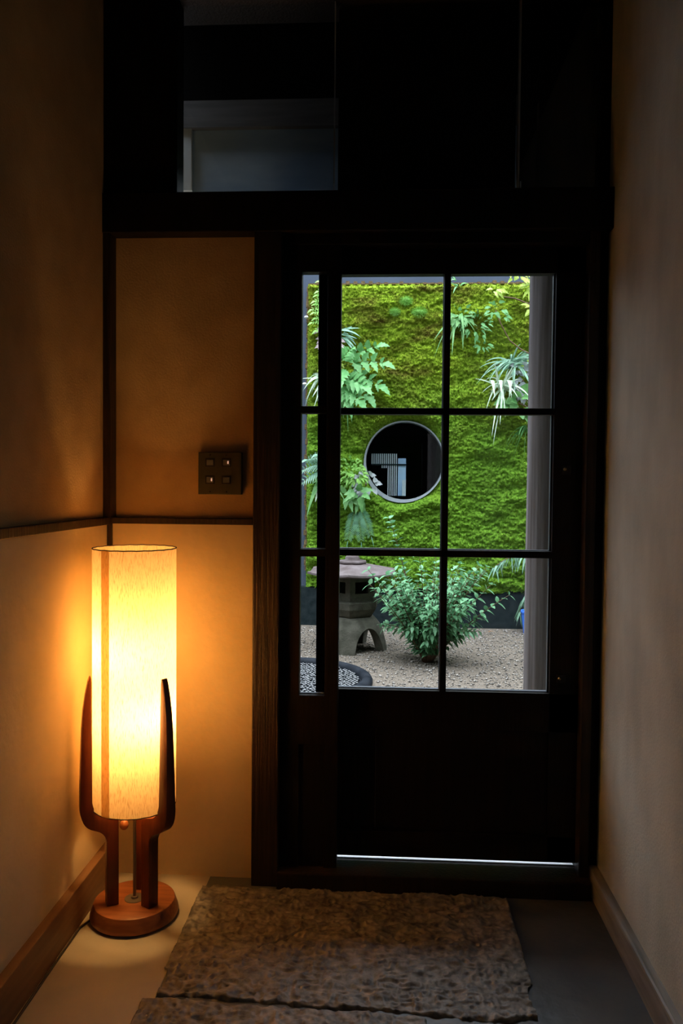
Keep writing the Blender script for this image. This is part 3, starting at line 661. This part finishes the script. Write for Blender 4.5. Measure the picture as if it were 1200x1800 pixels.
for i in range(6):
    a = h6 + i * PI / 3; b3 = a + PI / 3
    A = Vector((NX + R6 * math.cos(a), NY + R6 * math.sin(a), 0)); B = Vector((NX + R6 * math.cos(b3), NY + R6 * math.sin(b3), 0))
    nrm = ((A + B) / 2 - Vector((NX, NY, 0))).normalized() * -0.03
    def pt(t, z, dd=0): p = A.lerp(B, t) + nrm * dd; return (p.x, p.y, z)
    solid = nrm.y > 0.001      # nrm points inwards: the faces turned to the house are pierced
    for t0, t1, z0, z1 in ((0, 1, 0.335, 0.505),) if not solid else ((0, 0.22, 0.335, 0.505), (0.78, 1, 0.335, 0.505), (0.22, 0.78, 0.335, 0.395), (0.22, 0.78, 0.475, 0.505)):
        vs = [pt(t0, z0), pt(t1, z0), pt(t1, z1), pt(t0, z1), pt(t0, z0, 1), pt(t1, z0, 1), pt(t1, z1, 1), pt(t0, z1, 1)]
        fb.add(vs, [(0, 1, 2, 3), (4, 7, 6, 5), (0, 4, 5, 1), (1, 5, 6, 2), (2, 6, 7, 3), (3, 7, 4, 0)])
fb.build('fire_box', M_lant, ln_)
cap = MB()
prof = [(0.14, 0.500), (0.29, 0.508), (0.345, 0.520), (0.343, 0.533), (0.25, 0.556), (0.16, 0.576), (0.11, 0.588), (0.10, 0.590)]
NH = 48; vs = []
for r, z in prof:
    for i in range(NH):
        a = h6 + 2 * PI * i / NH; hx = math.cos(PI / 6) / math.cos(((a - h6) % (PI / 3)) - PI / 6)
        up = 0.010 * ((hx - 0.866) / 0.134) * (r / 0.31) ** 2
        vs.append((NX + r * hx * math.cos(a), NY + r * hx * math.sin(a), z + up))
fs = [tuple(range(NH - 1, -1, -1)), tuple(range((len(prof) - 1) * NH, len(prof) * NH))]
for j in range(len(prof) - 1):
    for i in range(NH): fs.append((j * NH + i, j * NH + (i + 1) % NH, (j + 1) * NH + (i + 1) % NH, (j + 1) * NH + i))
cap.add(vs, fs).build('roof', M_lcap, ln_, smooth=True, auto=25, label='wide brown-grey stone roof')
MB().lathe([(0.095, 0.589), (0.100, 0.600), (0.096, 0.612), (0.05, 0.616), (0.052, 0.632), (0.038, 0.650), (0.010, 0.668)], 24, (NX, NY, 0)).build('finial', M_lcap, ln_, smooth=True)

# ------------------------------------------------------------------ pebble basin
BXC, BYC, BR = -0.565, 4.58, 0.46
bs = thing('pebble_basin', 'dark rounded stone ring holding glossy black pebbles', 'basin', (BXC, BYC, 0))
MB().tube([(BXC + BR * math.cos(2 * PI * i / 72), BYC + BR * math.sin(2 * PI * i / 72), 0.004) for i in range(73)], 0.034, 12).build('rim', M_rim, bs, smooth=True)
MB().lathe([(BR, -0.010), (BR, 0.002)], 48, (BXC, BYC, 0)).build('bed', M_rim, bs)
pm = MB().ball((0, 0, 0), 1.0, (1, 1, 0.7), 10, 7).build('pebble', M_bpeb, smooth=True)
cand = []
step = 0.0245
for i in range(-19, 20):
    for j in range(-21, 22):
        x = BXC + (i + 0.5 * (j % 2)) * step + random.uniform(-.004, .004); y = BYC + j * step * 0.9 + random.uniform(-.004, .004)
        if math.hypot(x - BXC, y - BYC) < BR - 0.048: cand.append((x, y))
def seen(x, y):
    u = 680 + 1400 * x / y; return (524 < u < 582 or 594 < u) and y > 4.30
vis = [c for c in cand if seen(*c)]; rest = [c for c in cand if not seen(*c)]
if len(vis) > 290: rest += vis[290:]; vis = vis[:290]
for i, (x, y) in enumerate(vis):
    p = pm if i == 0 else pm.copy()
    if i: COL.objects.link(p)
    s_ = random.uniform(0.0105, 0.0145); p.scale = (s_ * random.uniform(0.85, 1.2), s_, s_ * random.uniform(0.8, 1.1))
    p.location = (x, y, 0.0085 + random.uniform(0, 0.006)); p.rotation_euler = (random.uniform(-.4, .4), random.uniform(-.4, .4), random.uniform(0, 3))
    p['label'] = 'small glossy black pebble among many in the dark stone ring'; p['category'] = 'pebble'; p['group'] = 'black pebbles in the stone ring'
rb = MB()
for x, y in rest: rb.ball((x, y, 0.0095), 0.0125, (1, 1, 0.75), 7, 5)
o = rb.build('pebbles', M_bpeb, smooth=True); o['kind'] = 'stuff'; o['label'] = 'remaining black pebbles filling the stone ring'; o['category'] = 'pebbles'

# bucket by the wall
bkt = thing('bucket', 'small blue plastic bucket half behind the log pillar', 'bucket', (1.170, 6.33, 0))
MB().lathe([(0.085, -0.012), (0.105, 0.150), (0.112, 0.152), (0.112, 0.165), (0.100, 0.165), (0.080, 0.0)], 32, (1.170, 6.33, 0)).build('body', M_blue, bkt, smooth=True, auto=40)
MB().tube([(1.170 + 0.112 * math.cos(PI * i / 12), 6.33, 0.155 - 0.05 * math.sin(PI * i / 12)) for i in range(13)], 0.003, 6).build('handle', M_steel, bkt, smooth=True)

# ------------------------------------------------------------------ plants
def rv(a=1.0): return Vector((random.uniform(-a, a), random.uniform(-a, a), random.uniform(-a, a)))
def wall_plant(name, label, cat, loc, parts, group='plants growing out of the moss wall'):
    t = thing(name, label, cat, loc, group)
    for nm, mb, M in parts: mb.build(nm, M, t, smooth=True)
    return t
def pinnate(fol, stem, p, d, L, pairs, ll, lw, droop=0.3, serr=0.3, n=6, term=True, vert=0.0):
    """rachis with paired leaflets"""
    p = Vector(p); d = Vector(d).normalized(); side = d.cross(Vector((0, -1, 0.25)))
    if side.length < 0.1: side = d.cross(Vector((0, 0, 1)))
    side.normalize(); pts = []
    for j in range(9):
        t = j / 8; pts.append(p + d * (L * t) + Vector((0, -0.15 * L * t, -droop * L * t * t)))
    stem.tube(pts, [0.0022 * (1 - 0.6 * j / 8) for j in range(9)], 5)
    def at(t):
        f_ = t * 8; a = min(7, int(f_)); return pts[a].lerp(pts[a + 1], f_ - a)
    for q_ in range(pairs):
        t = 0.28 + 0.66 * q_ / max(1, pairs - 1); c = at(t); tg = (at(min(1, t + .05)) - at(t - .05)).normalized()
        sc = math.sin(PI * (0.25 + 0.6 * t)) * random.uniform(0.85, 1.1)
        for sg in (-1, 1):
            dr = (tg * 0.75 + side * sg + Vector((0, -0.35, 0.05))).normalized()
            fol.leaf(c, dr, tg.cross(Vector((0, -1, 0.3))) if False else dr.cross(Vector((0, -0.8, 0.7))), ll * sc, lw * sc, 0.25 + vert, n, 0.15, serr)
    if term: fol.leaf(at(1), (at(1) - at(.9)), (at(1) - at(.9)).cross(Vector((0, -0.8, 0.7))), ll, lw, 0.25, n, 0.15, serr)
def straps(fol, c, count, L, wd, spread, droop, bias=(0, 0, 0.5), n=9):
    for i in range(count):
        a = random.uniform(0, 2 * PI)
        d = Vector((math.cos(a) * spread, -0.5 * random.random() - 0.25, math.sin(a) * spread * 0.5)) + Vector(bias) * random.uniform(0.3, 1.6) + rv(0.2)
        fol.leaf(Vector(c) + rv(0.035), d, d.cross(Vector((0, -0.8, 0.6))), L * random.uniform(0.45, 1.2), wd * random.uniform(0.7, 1.25), droop * random.uniform(0.15, 1.7), n, 0.25, 0, 0.45)
def rosette(fol, c, count, size, rx, rz, n=6, serr=0.25, ratio=0.9):
    for i in range(count):
        a = random.uniform(0, 2 * PI); r = random.random() ** 0.5
        p = Vector(c) + Vector((math.cos(a) * rx * r, -0.02 - 0.06 * random.random(), math.sin(a) * rz * r))
        d = Vector((math.cos(a), -0.5, math.sin(a) * 0.7 - 0.2)) + rv(0.4)
        fol.leaf(p, d, d.cross(Vector((0, -0.9, 0.5))) + rv(0.2), size * random.uniform(0.7, 1.2), size * ratio * random.uniform(0.8, 1.1), 0.3, n, 0.2, serr)
YM = 6.46
# 1 lime fern top corner
f, s = MB(), MB()
for i in range(10):
    pinnate(f, s, (-0.44, YM, 2.62 + 0.035 * (i - 5)), (-1 + random.uniform(-.2, .2), -0.5, random.uniform(-.4, .4)), random.uniform(0.13, 0.20), 6, 0.05, 0.022, 0.25, 0, 4)
wall_plant('fern', 'bright lime fern at the upper corner of the moss wall', 'fern', (-0.44, YM, 2.62), [('foliage', f, L_lime), ('stem', s, L_mid)])
# 2 dusky heuchera behind the stile
f, s = MB(), MB(); rosette(f, (-0.475, YM, 2.32), 34, 0.065, 0.075, 0.22); s.tube([(-0.44, 6.52, 2.30), (-0.44, YM, 2.3)], 0.01)
wall_plant('coral_bells', 'dusky pink leafed plant between the lime fern and pale straps', 'plant', (-0.44, YM, 2.30), [('foliage', f, L_pink), ('stem', s, M_twig)])
# 3 lime leaves and pale straps at left edge
f, s = MB(), MB(); straps(f, (-0.50, YM, 2.01), 20, 0.22, 0.018, 1.0, 0.8, (-0.3, 0, 0.2)); straps(f, (-0.52, YM - .04, 1.98), 8, 0.15, 0.026, 0.5, 1.2, (-.4, 0, -0.1)); s.tube([(-0.5, 6.52, 2.0), (-0.5, YM, 2.0)], 0.012)
wall_plant('spider_plant', 'pale strap leafed plant spilling over the edge of the moss wall beside the narrow leaf', 'plant', (-0.5, YM, 2.0), [('foliage', f, L_pale), ('crown', s, L_mid)])
f, s = MB(), MB(); rosette(f, (-0.46, YM, 2.10), 16, 0.06, 0.08, 0.06, serr=0.35, ratio=0.5); s.tube([(-0.46, 6.52, 2.1), (-0.46, YM, 2.1)], 0.008)
wall_plant('leafy_plant', 'small yellow-green plant just above the pale strap leaves', 'plant', (-0.46, YM, 2.10), [('foliage', f, L_yell), ('stem', s, M_gtwig)])
# 4 big compound leaved plant
f, s = MB(), MB()
for p, d, L in (((-0.36, 6.44, 2.12), (1, -.5, .75), 0.36), ((-0.36, 6.42, 2.10), (1, -.6, .25), 0.38), ((-0.36, 6.43, 2.05), (1, -.6, -.15), 0.34), ((-0.36, 6.43, 2.04), (.8, -.7, -.5), 0.30),
                ((-0.38, 6.42, 2.02), (.35, -.7, -.8), 0.24), ((-0.38, 6.43, 2.12), (.3, -.6, .5), 0.22), ((-0.36, 6.40, 2.0), (.7, -.8, -.1), 0.26), ((-0.38, 6.40, 1.96), (.6, -.7, -.35), 0.26), ((-0.40, 6.42, 2.06), (.1, -.8, -.2), 0.2)):
    pinnate(f, s, p, d, L, 4, 0.125, 0.075, 0.25, 0.32, 8)
wall_plant('angelica', 'large mint green plant with serrated compound leaves left of the glazing bar', 'plant', (-0.36, 6.44, 2.06), [('foliage', f, L_mint), ('stem', s, M_gtwig)])
f, s = MB(), MB(); straps(f, (-0.375, YM, 2.36), 14, 0.15, 0.026, 0.9, 0.4, (0.5, 0, 0)); s.tube([(-0.38, 6.53, 2.36), (-0.375, YM, 2.36)], 0.008)
wall_plant('leafy_plant', 'blue-green pointed leaves above the mint green compound leaves', 'plant', (-0.375, YM, 2.36), [('foliage', f, L_blue), ('crown', s, M_gtwig)])
f, s = MB(), MB(); straps(f, (-0.36, YM, 1.86), 9, 0.22, 0.022, 0.5, 0.7, (0.15, 0, -0.6)); s.tube([(-0.36, 6.53, 1.86), (-0.36, YM, 1.86)], 0.008)
wall_plant('strap_leaved_plant', 'few drooping green straps below the mint green compound leaves', 'plant', (-0.36, YM, 1.86), [('foliage', f, L_mid), ('crown', s, M_gtwig)])
# 5 middle left group
f, s = MB(), MB()
for d, L in (((-.9, -.6, .35), .30), ((-.5, -.7, .9), .30), ((-.95, -.6, -.05), .28), ((-.1, -.8, .8), .26), ((-.8, -.5, .7), 0.3)):
    pinnate(f, s, (-0.43, YM, 1.30), d, L, 9, 0.085, 0.022, 0.45, 0, 5)
wall_plant('fern', 'blue-green arching fern beside the window rim height, seen through the narrow leaf', 'fern', (-0.43, YM, 1.30), [('frond', f, L_blue), ('stem', s, M_gtwig)])
f, s = MB(), MB(); straps(f, (-0.53, YM - .03, 1.20), 9, 0.17, 0.040, 0.9, 0.8, (-.2, 0, 0.25)); s.tube([(-0.53, 6.53, 1.2), (-0.53, YM - .03, 1.2)], 0.01)
wall_plant('strap_leaved_plant', 'broad green tongue leaves under the blue-green arching fern', 'plant', (-0.53, YM, 1.20), [('foliage', f, L_mid), ('crown', s, M_gtwig)])
f, s = MB(), MB()
for i in range(7): f.leaf((-0.50 + random.uniform(-.06, .07), YM - .05, 1.12 + random.uniform(-.03, .03)), (random.uniform(-.25, .3), -.45, -1), (1, 0, 0.2), random.uniform(.10, .16), 0.030, 0.1, 6, 0.2)
s.tube([(-0.48, 6.53, 1.14), (-0.48, YM - .05, 1.12)], 0.008)
wall_plant('hanging_leaf_plant', 'plant with hanging whitish tongue leaves below the green tongues', 'plant', (-0.48, YM, 1.12), [('foliage', f, L_pale), ('crown', s, M_gtwig)])
f, s = MB(), MB(); rosette(f, (-0.45, YM, 1.20), 40, 0.055, 0.05, 0.12, 5, 0.25, 0.5); rosette(f, (-0.45, YM, 0.97), 10, 0.06, 0.05, 0.06, 5, 0.1, 0.5); s.tube([(-0.45, 6.53, 1.15), (-0.45, YM, 1.15)], 0.008)
wall_plant('leafy_plant', 'small bright green leafy clump at the edge of the narrow leaf glass', 'plant', (-0.45, YM, 1.15), [('foliage', f, L_lime), ('stem', s, M_gtwig)])
# 6 group left of the round window
f, s = MB(), MB(); rosette(f, (-0.30, YM, 1.24), 90, 0.045, 0.10, 0.13, 5, 0.3, 0.5); rosette(f, (-0.23, YM - .03, 1.22), 50, 0.045, 0.06, 0.06, 5, 0.3, 0.5); s.tube([(-0.30, 6.53, 1.22), (-0.29, YM, 1.22)], 0.01)
wall_plant('leafy_plant', 'bushy light green clump left of the round window', 'plant', (-0.29, YM, 1.24), [('foliage', f, L_lime), ('stem', s, M_gtwig)])
f, s = MB(), MB(); rosette(f, (-0.175, YM, 1.16), 22, 0.065, 0.075, 0.09); s.tube([(-0.175, 6.53, 1.15), (-0.175, YM, 1.15)], 0.01)
wall_plant('coral_bells', 'silvery grey leafed plant touching the rim of the round window', 'plant', (-0.175, YM, 1.15), [('foliage', f, L_grey), ('stem', s, M_twig)])
f, s = MB(), MB(); rosette(f, (-0.225, YM - .05, 1.075), 9, 0.12, 0.045, 0.03, 8, 0.3, 0.5); rosette(f, (-0.32, YM - .05, 1.05), 6, 0.11, 0.045, 0.04, 6, 0, 0.45); s.tube([(-0.235, 6.53, 1.07), (-0.235, YM - .05, 1.07)], 0.01)
wall_plant('leafy_plant', 'mid green lobed leaves right under the silvery grey leaves', 'plant', (-0.235, YM, 1.07), [('foliage', f, L_mid), ('stem', s, M_gtwig)])
f, s = MB(), MB()
for d in ((.15, -.5, -1), (-.25, -.5, -1), (.45, -.6, -.85)): pinnate(f, s, (-0.24, YM - .02, 1.01), d, 0.30, 17, 0.070, 0.0075, 0.15, 0, 4)
wall_plant('fern', 'dark green fern fronds hanging above the stone lantern', 'fern', (-0.24, YM, 1.01), [('frond', f, L_dark), ('stem', s, M_gtwig)])
# 7 upper right clump
f, s = MB(), MB(); straps(f, (0.545, YM, 2.48), 14, 0.20, 0.030, 0.8, 0.9, (0.15, 0, 0.1)); rosette(f, (0.57, YM - .03, 2.50), 18, 0.06, 0.10, 0.07, 6, 0.3, 0.6); s.tube([(0.54, 6.53, 2.48), (0.545, YM, 2.48)], 0.01)
wall_plant('leafy_plant', 'deep green drooping clump right of the upper glazing bar', 'plant', (0.545, YM, 2.48), [('foliage', f, L_mid), ('crown', s, M_gtwig)])
f, s = MB(), MB(); rosette(f, (0.70, YM, 2.42), 45, 0.048, 0.13, 0.12, 5, 0.25, 0.5); rosette(f, (0.74, YM, 2.26), 12, 0.045, 0.06, 0.03, 5, 0.25, 0.5); s.tube([(0.70, 6.53, 2.40), (0.70, YM, 2.40)], 0.008)
wall_plant('leafy_plant', 'loose small leafed light green plant beside the deep green drooping clump', 'plant', (0.70, YM, 2.40), [('foliage', f, L_mint), ('stem', s, M_gtwig)])
f, s = MB(), MB(); straps(f, (0.55, YM, 2.76), 8, 0.10, 0.014, 0.8, 0.3, (0.1, 0, 0.3)); s.tube([(0.55, 6.53, 2.74), (0.55, YM, 2.76)], 0.006)
wall_plant('leafy_plant', 'tiny pale tuft on the top edge of the moss wall', 'plant', (0.55, YM, 2.76), [('foliage', f, L_mint), ('crown', s, M_gtwig)])
# 8 maple-like branch with young leaves from behind the pillar
f, s = MB(), MB()
s.tube([(1.24, 6.2, 2.50), (1.08, 6.2, 2.53), (0.96, 6.22, 2.585), (0.86, 6.22, 2.60), (0.80, 6.22, 2.63)], [.008, .006, .005, .004, .003], 6)
s.tube([(1.24, 6.2, 2.60), (1.10, 6.2, 2.68), (1.02, 6.2, 2.76)], [.007, .005, .003], 6)
for c, r, k_ in (((0.98, 6.18, 2.74), .10, 26), ((1.08, 6.18, 2.66), .07, 14), ((0.79, 6.2, 2.63), .05, 9), ((1.10, 6.18, 2.50), .06, 8), ((0.90, 6.18, 2.78), .05, 8)):
    rosette(f, c, k_, 0.062, r, r * .7, 6, 0.3, 0.55)
wall_plant('maple_branch', 'branch with young yellow-green leaves reaching in from behind the log pillar', 'branch', (1.24, 6.2, 2.5), [('foliage', f, L_yell), ('twig', s, M_twig)], 'branches beside the log pillar')
f, s = MB(), MB()
s.tube([(1.18, 6.25, 2.12), (1.02, 6.25, 2.20), (0.93, 6.25, 2.27), (0.86, 6.25, 2.40), (0.82, 6.25, 2.50)], [.006, .005, .004, .004, .003], 6)
rosette(f, (0.80, 6.22, 2.50), 14, 0.055, 0.08, 0.05, 6, 0.3, 0.6); rosette(f, (0.86, 6.22, 2.45), 6, 0.05, 0.04, 0.03, 6, 0.3, 0.6)
wall_plant('maple_branch', 'thin bent brown twig with a few pale leaves left of the log pillar', 'branch', (1.18, 6.25, 2.12), [('foliage', f, L_mint), ('twig', s, M_twig)], 'branches beside the log pillar')
# 9 spider plants right
f, s = MB(), MB(); straps(f, (0.99, 6.40, 2.10), 60, 0.27, 0.018, 1.0, 0.7, (-0.1, 0, 0.45)); s.tube([(0.99, 6.53, 2.08), (0.99, 6.40, 2.10)], 0.012)
wall_plant('spider_plant', 'spreading pale strap plant level with the thin bent twig, by the pillar', 'plant', (0.99, 6.40, 2.10), [('foliage', f, L_blue), ('crown', s, M_gtwig)])
f, s = MB(), MB(); straps(f, (0.90, 6.36, 1.92), 30, 0.27, 0.018, 1.0, 0.8, (-0.1, 0, 0.35))
for x_ in (0.80, 0.87, 0.93, 0.97): f.leaf((x_, 6.33, 1.96), (random.uniform(-.25, .25), -.5, .35), (1, 0, 0), 0.19, 0.034, 1.3, 10, 0.2, 0, .45)
s.tube([(0.90, 6.53, 1.88), (0.90, 6.36, 1.90)], 0.012)
wall_plant('spider_plant', 'whitish drooping strap plant just above the cross bar beside the pillar', 'plant', (0.90, 6.36, 1.90), [('foliage', f, L_pale), ('crown', s, M_gtwig)])
f, s = MB(), MB(); rosette(f, (1.06, 6.40, 1.98), 34, 0.07, 0.09, 0.14); s.tube([(1.06, 6.53, 1.98), (1.06, 6.40, 1.98)], 0.01)
wall_plant('coral_bells', 'silvery grey ivy leaves against the log pillar', 'plant', (1.06, 6.40, 1.98), [('foliage', f, L_grey), ('stem', s, M_twig)])
f, s = MB(), MB(); rosette(f, (1.00, 6.34, 1.80), 16, 0.095, 0.12, 0.08, 6, 0, 0.9); s.tube([(1.15, 6.36, 1.74), (1.02, 6.34, 1.80)], 0.005)
wall_plant('round_leaved_plant', 'mid green round leaves at the cross bar beside the log pillar', 'plant', (1.00, 6.34, 1.80), [('foliage', f, L_mid), ('stem', s, M_twig)])
f, s = MB(), MB()
for i in range(12): f.leaf((1.09, 6.40, 1.60), (-.9 + 1.0 * random.random(), -.5, random.uniform(-.3, .6)), (0, -.5, .8), random.uniform(.15, .24), 0.030, 1.0, 8, 0.2, 0, .45)
s.tube([(1.09, 6.53, 1.60), (1.09, 6.40, 1.60)], 0.01)
wall_plant('strap_leaved_plant', 'lone green strap clump beside the pillar midway down the moss wall', 'plant', (1.09, 6.40, 1.60), [('foliage', f, L_mint), ('crown', s, M_gtwig)])
# moss cushions
for (x, z, r, lb) in ((0.135, 2.62, 0.045, 'pale green moss cushion, highest of the three on the moss wall'), (0.045, 2.535, 0.035, 'small lime moss cushion below and left of the highest one'), (0.24, 2.53, 0.055, 'wide moss cushion below and right of the highest one')):
    mbc = MB(); yc = 6.56 - float(moss_d(np.array([x]), np.array([z]))[0])
    mbc.ball((x, yc, z), r, (0.85 if r < .05 else 1.1, 0.5, 0.62 if r < .05 else 0.42), 20, 14)
    for i in range(520):
        a = random.uniform(0, 2 * PI); q_ = random.random() ** .5; px_, pz_ = math.cos(a) * q_ * r, math.sin(a) * q_ * r * .7
        mbc.leaf((x + px_, yc - 0.5 * r * math.sqrt(1 - q_ * q_), z + pz_), Vector((px_, -r * .8, pz_)) + rv(.01), rv(1), 0.022, 0.005, 0.2, 1, 0)
    o = mbc.build('moss_cushion', L_lime, smooth=True); o['label'] = lb; o['category'] = 'moss cushion'; o['group'] = 'moss cushions on the wall'

# shrub in the gravel
shb = thing('shrub', 'leafy green shrub growing in the gravel beside the stone lantern', 'shrub', (0.275, 5.21, 0))
f, s = MB(), MB()
def shoot(p, d, L, curve, nl, ll, r0=0.005):
    p = Vector(p); d = Vector(d).normalized(); pts = []; 
    for j in range(11):
        t = j / 10; pts.append(p + d * (L * t) + Vector(curve) * (L * t * t))
    s.tube(pts, [r0 * (1 - .8 * j / 10) + .0006 for j in range(11)], 5)
    for q_ in range(nl):
        t = 0.14 + 0.86 * q_ / (nl - 1); a = min(9, int(t * 10)); c = pts[a].lerp(pts[a + 1], t * 10 - a); tg = (pts[a + 1] - pts[a]).normalized()
        o_ = tg.orthogonal().normalized(); az = q_ * 1.35 + random.uniform(-.3, .3)
        for sg in (0, PI):
            sd = Matrix.Rotation(az + sg, 3, tg) @ o_
            dr = sd + tg * 0.55 + Vector((0, 0, 0.1))
            f.leaf(c, dr, dr.cross(Vector((0, 0, 1)) + rv(.3)), ll * random.uniform(.7, 1.15) * (1 - .25 * t), ll * 0.37, 0.35, 4, 0.2, 0, .6)
B0 = Vector((0.275, 5.21, -0.012))
for i in range(80):
    a = random.uniform(0, 2 * PI); sp_ = random.uniform(0.05, 0.75)
    d = Vector((math.cos(a) * sp_ , math.sin(a) * sp_ * 0.75, 1.0))
    L = random.uniform(0.42, 0.74) * (1 - 0.12 * sp_)
    shoot(B0 + Vector((math.cos(a) * .025, math.sin(a) * .025, 0)), d, L, (math.cos(a) * .18, math.sin(a) * .12, -0.12 * sp_), 15, 0.074)
for i in range(48):
    a = random.uniform(0, 2 * PI); sp_ = random.uniform(.5, 1.6)
    shoot(B0 + Vector((0, 0, random.uniform(.05, .22))), (math.cos(a) * sp_, math.sin(a) * sp_ * .7, 1), random.uniform(.26, .42), (0, 0, -.25), 11, 0.068)
shoot(B0 + Vector((-.05, 0, .2)), (-0.25, 0, 1), 0.76, (-.03, 0, 0), 22, 0.085)
shoot(B0 + Vector((.03, 0, .1)), (0.55, 0, 1), 0.62, (.08, 0, -.05), 13, 0.055)
shoot(B0 + Vector((-.04, 0, .1)), (-0.75, -.2, .8), 0.46, (0, 0, .1), 12, 0.050)
f.build('foliage', L_shrub, shb, smooth=True); s.build('stem', M_twig, shb, smooth=True)
# arching twig at right
f, s = MB(), MB()
pts = [Vector((1.10, 5.75, 0.40)), Vector((1.07, 5.75, 0.56)), Vector((0.97, 5.75, 0.64)), Vector((0.86, 5.75, 0.625)), Vector((0.77, 5.75, 0.56))]
def sm(pts, n=6):
    out = []
    for i in range(len(pts) - 1):
        p0, p1, p2, p3 = pts[max(i - 1, 0)], pts[i], pts[i + 1], pts[min(i + 2, len(pts) - 1)]
        for j in range(n):
            t = j / n; out.append(0.5 * ((2 * p1) + (p2 - p0) * t + (2 * p0 - 5 * p1 + 4 * p2 - p3) * t * t + (3 * p1 - p0 - 3 * p2 + p3) * t ** 3))
    return out + [pts[-1]]
main = sm(pts); s.tube([(1.10, 5.75, -0.012), (1.11, 5.75, 0.2)] + main, 0.003, 5)
low = sm([Vector((1.10, 5.75, 0.42)), Vector((1.03, 5.74, 0.40)), Vector((0.98, 5.73, 0.33)), Vector((0.955, 5.73, 0.24))]); s.tube(low, 0.002, 5)
for P_ in (main, low):
    for c in P_[2:]:
        for q_ in range(2):
            f.leaf(c, (random.uniform(-.8, .3), random.uniform(-.6, .3), -.6), rv(1), random.uniform(.05, .085), .015, .6, 5, .15, 0, .5)
t = thing('arching_branch', 'thin arching branch with narrow drooping leaves beside the pillar foot', 'branch', (1.10, 5.75, 0), 'branches beside the log pillar')
f.build('foliage', L_blue, t, smooth=True); s.build('twig', M_twig, t, smooth=True)
# fallen leaves
for i, (x, y, lb) in enumerate(((0.80, 6.25, 'small orange fallen leaf near the dark plinth'), (0.66, 6.12, 'tan fallen leaf between shrub and dark plinth'), (-0.42, 6.25, 'tan fallen leaf on the gravel behind the stone lantern'), (0.52, 5.98, 'orange fallen leaf just behind the shrub'))):
    mbl = MB(); mbl.leaf((x, y, 0.006), (math.cos(i * 2), math.sin(i * 2), .35), (math.sin(i * 2), -math.cos(i * 2), .1), .05, .028, .25, 5, .25, .2)
    o = mbl.build('fallen_leaf', L_fall, smooth=True); o['label'] = lb; o['category'] = 'leaf'; o['group'] = 'fallen leaves on the gravel'
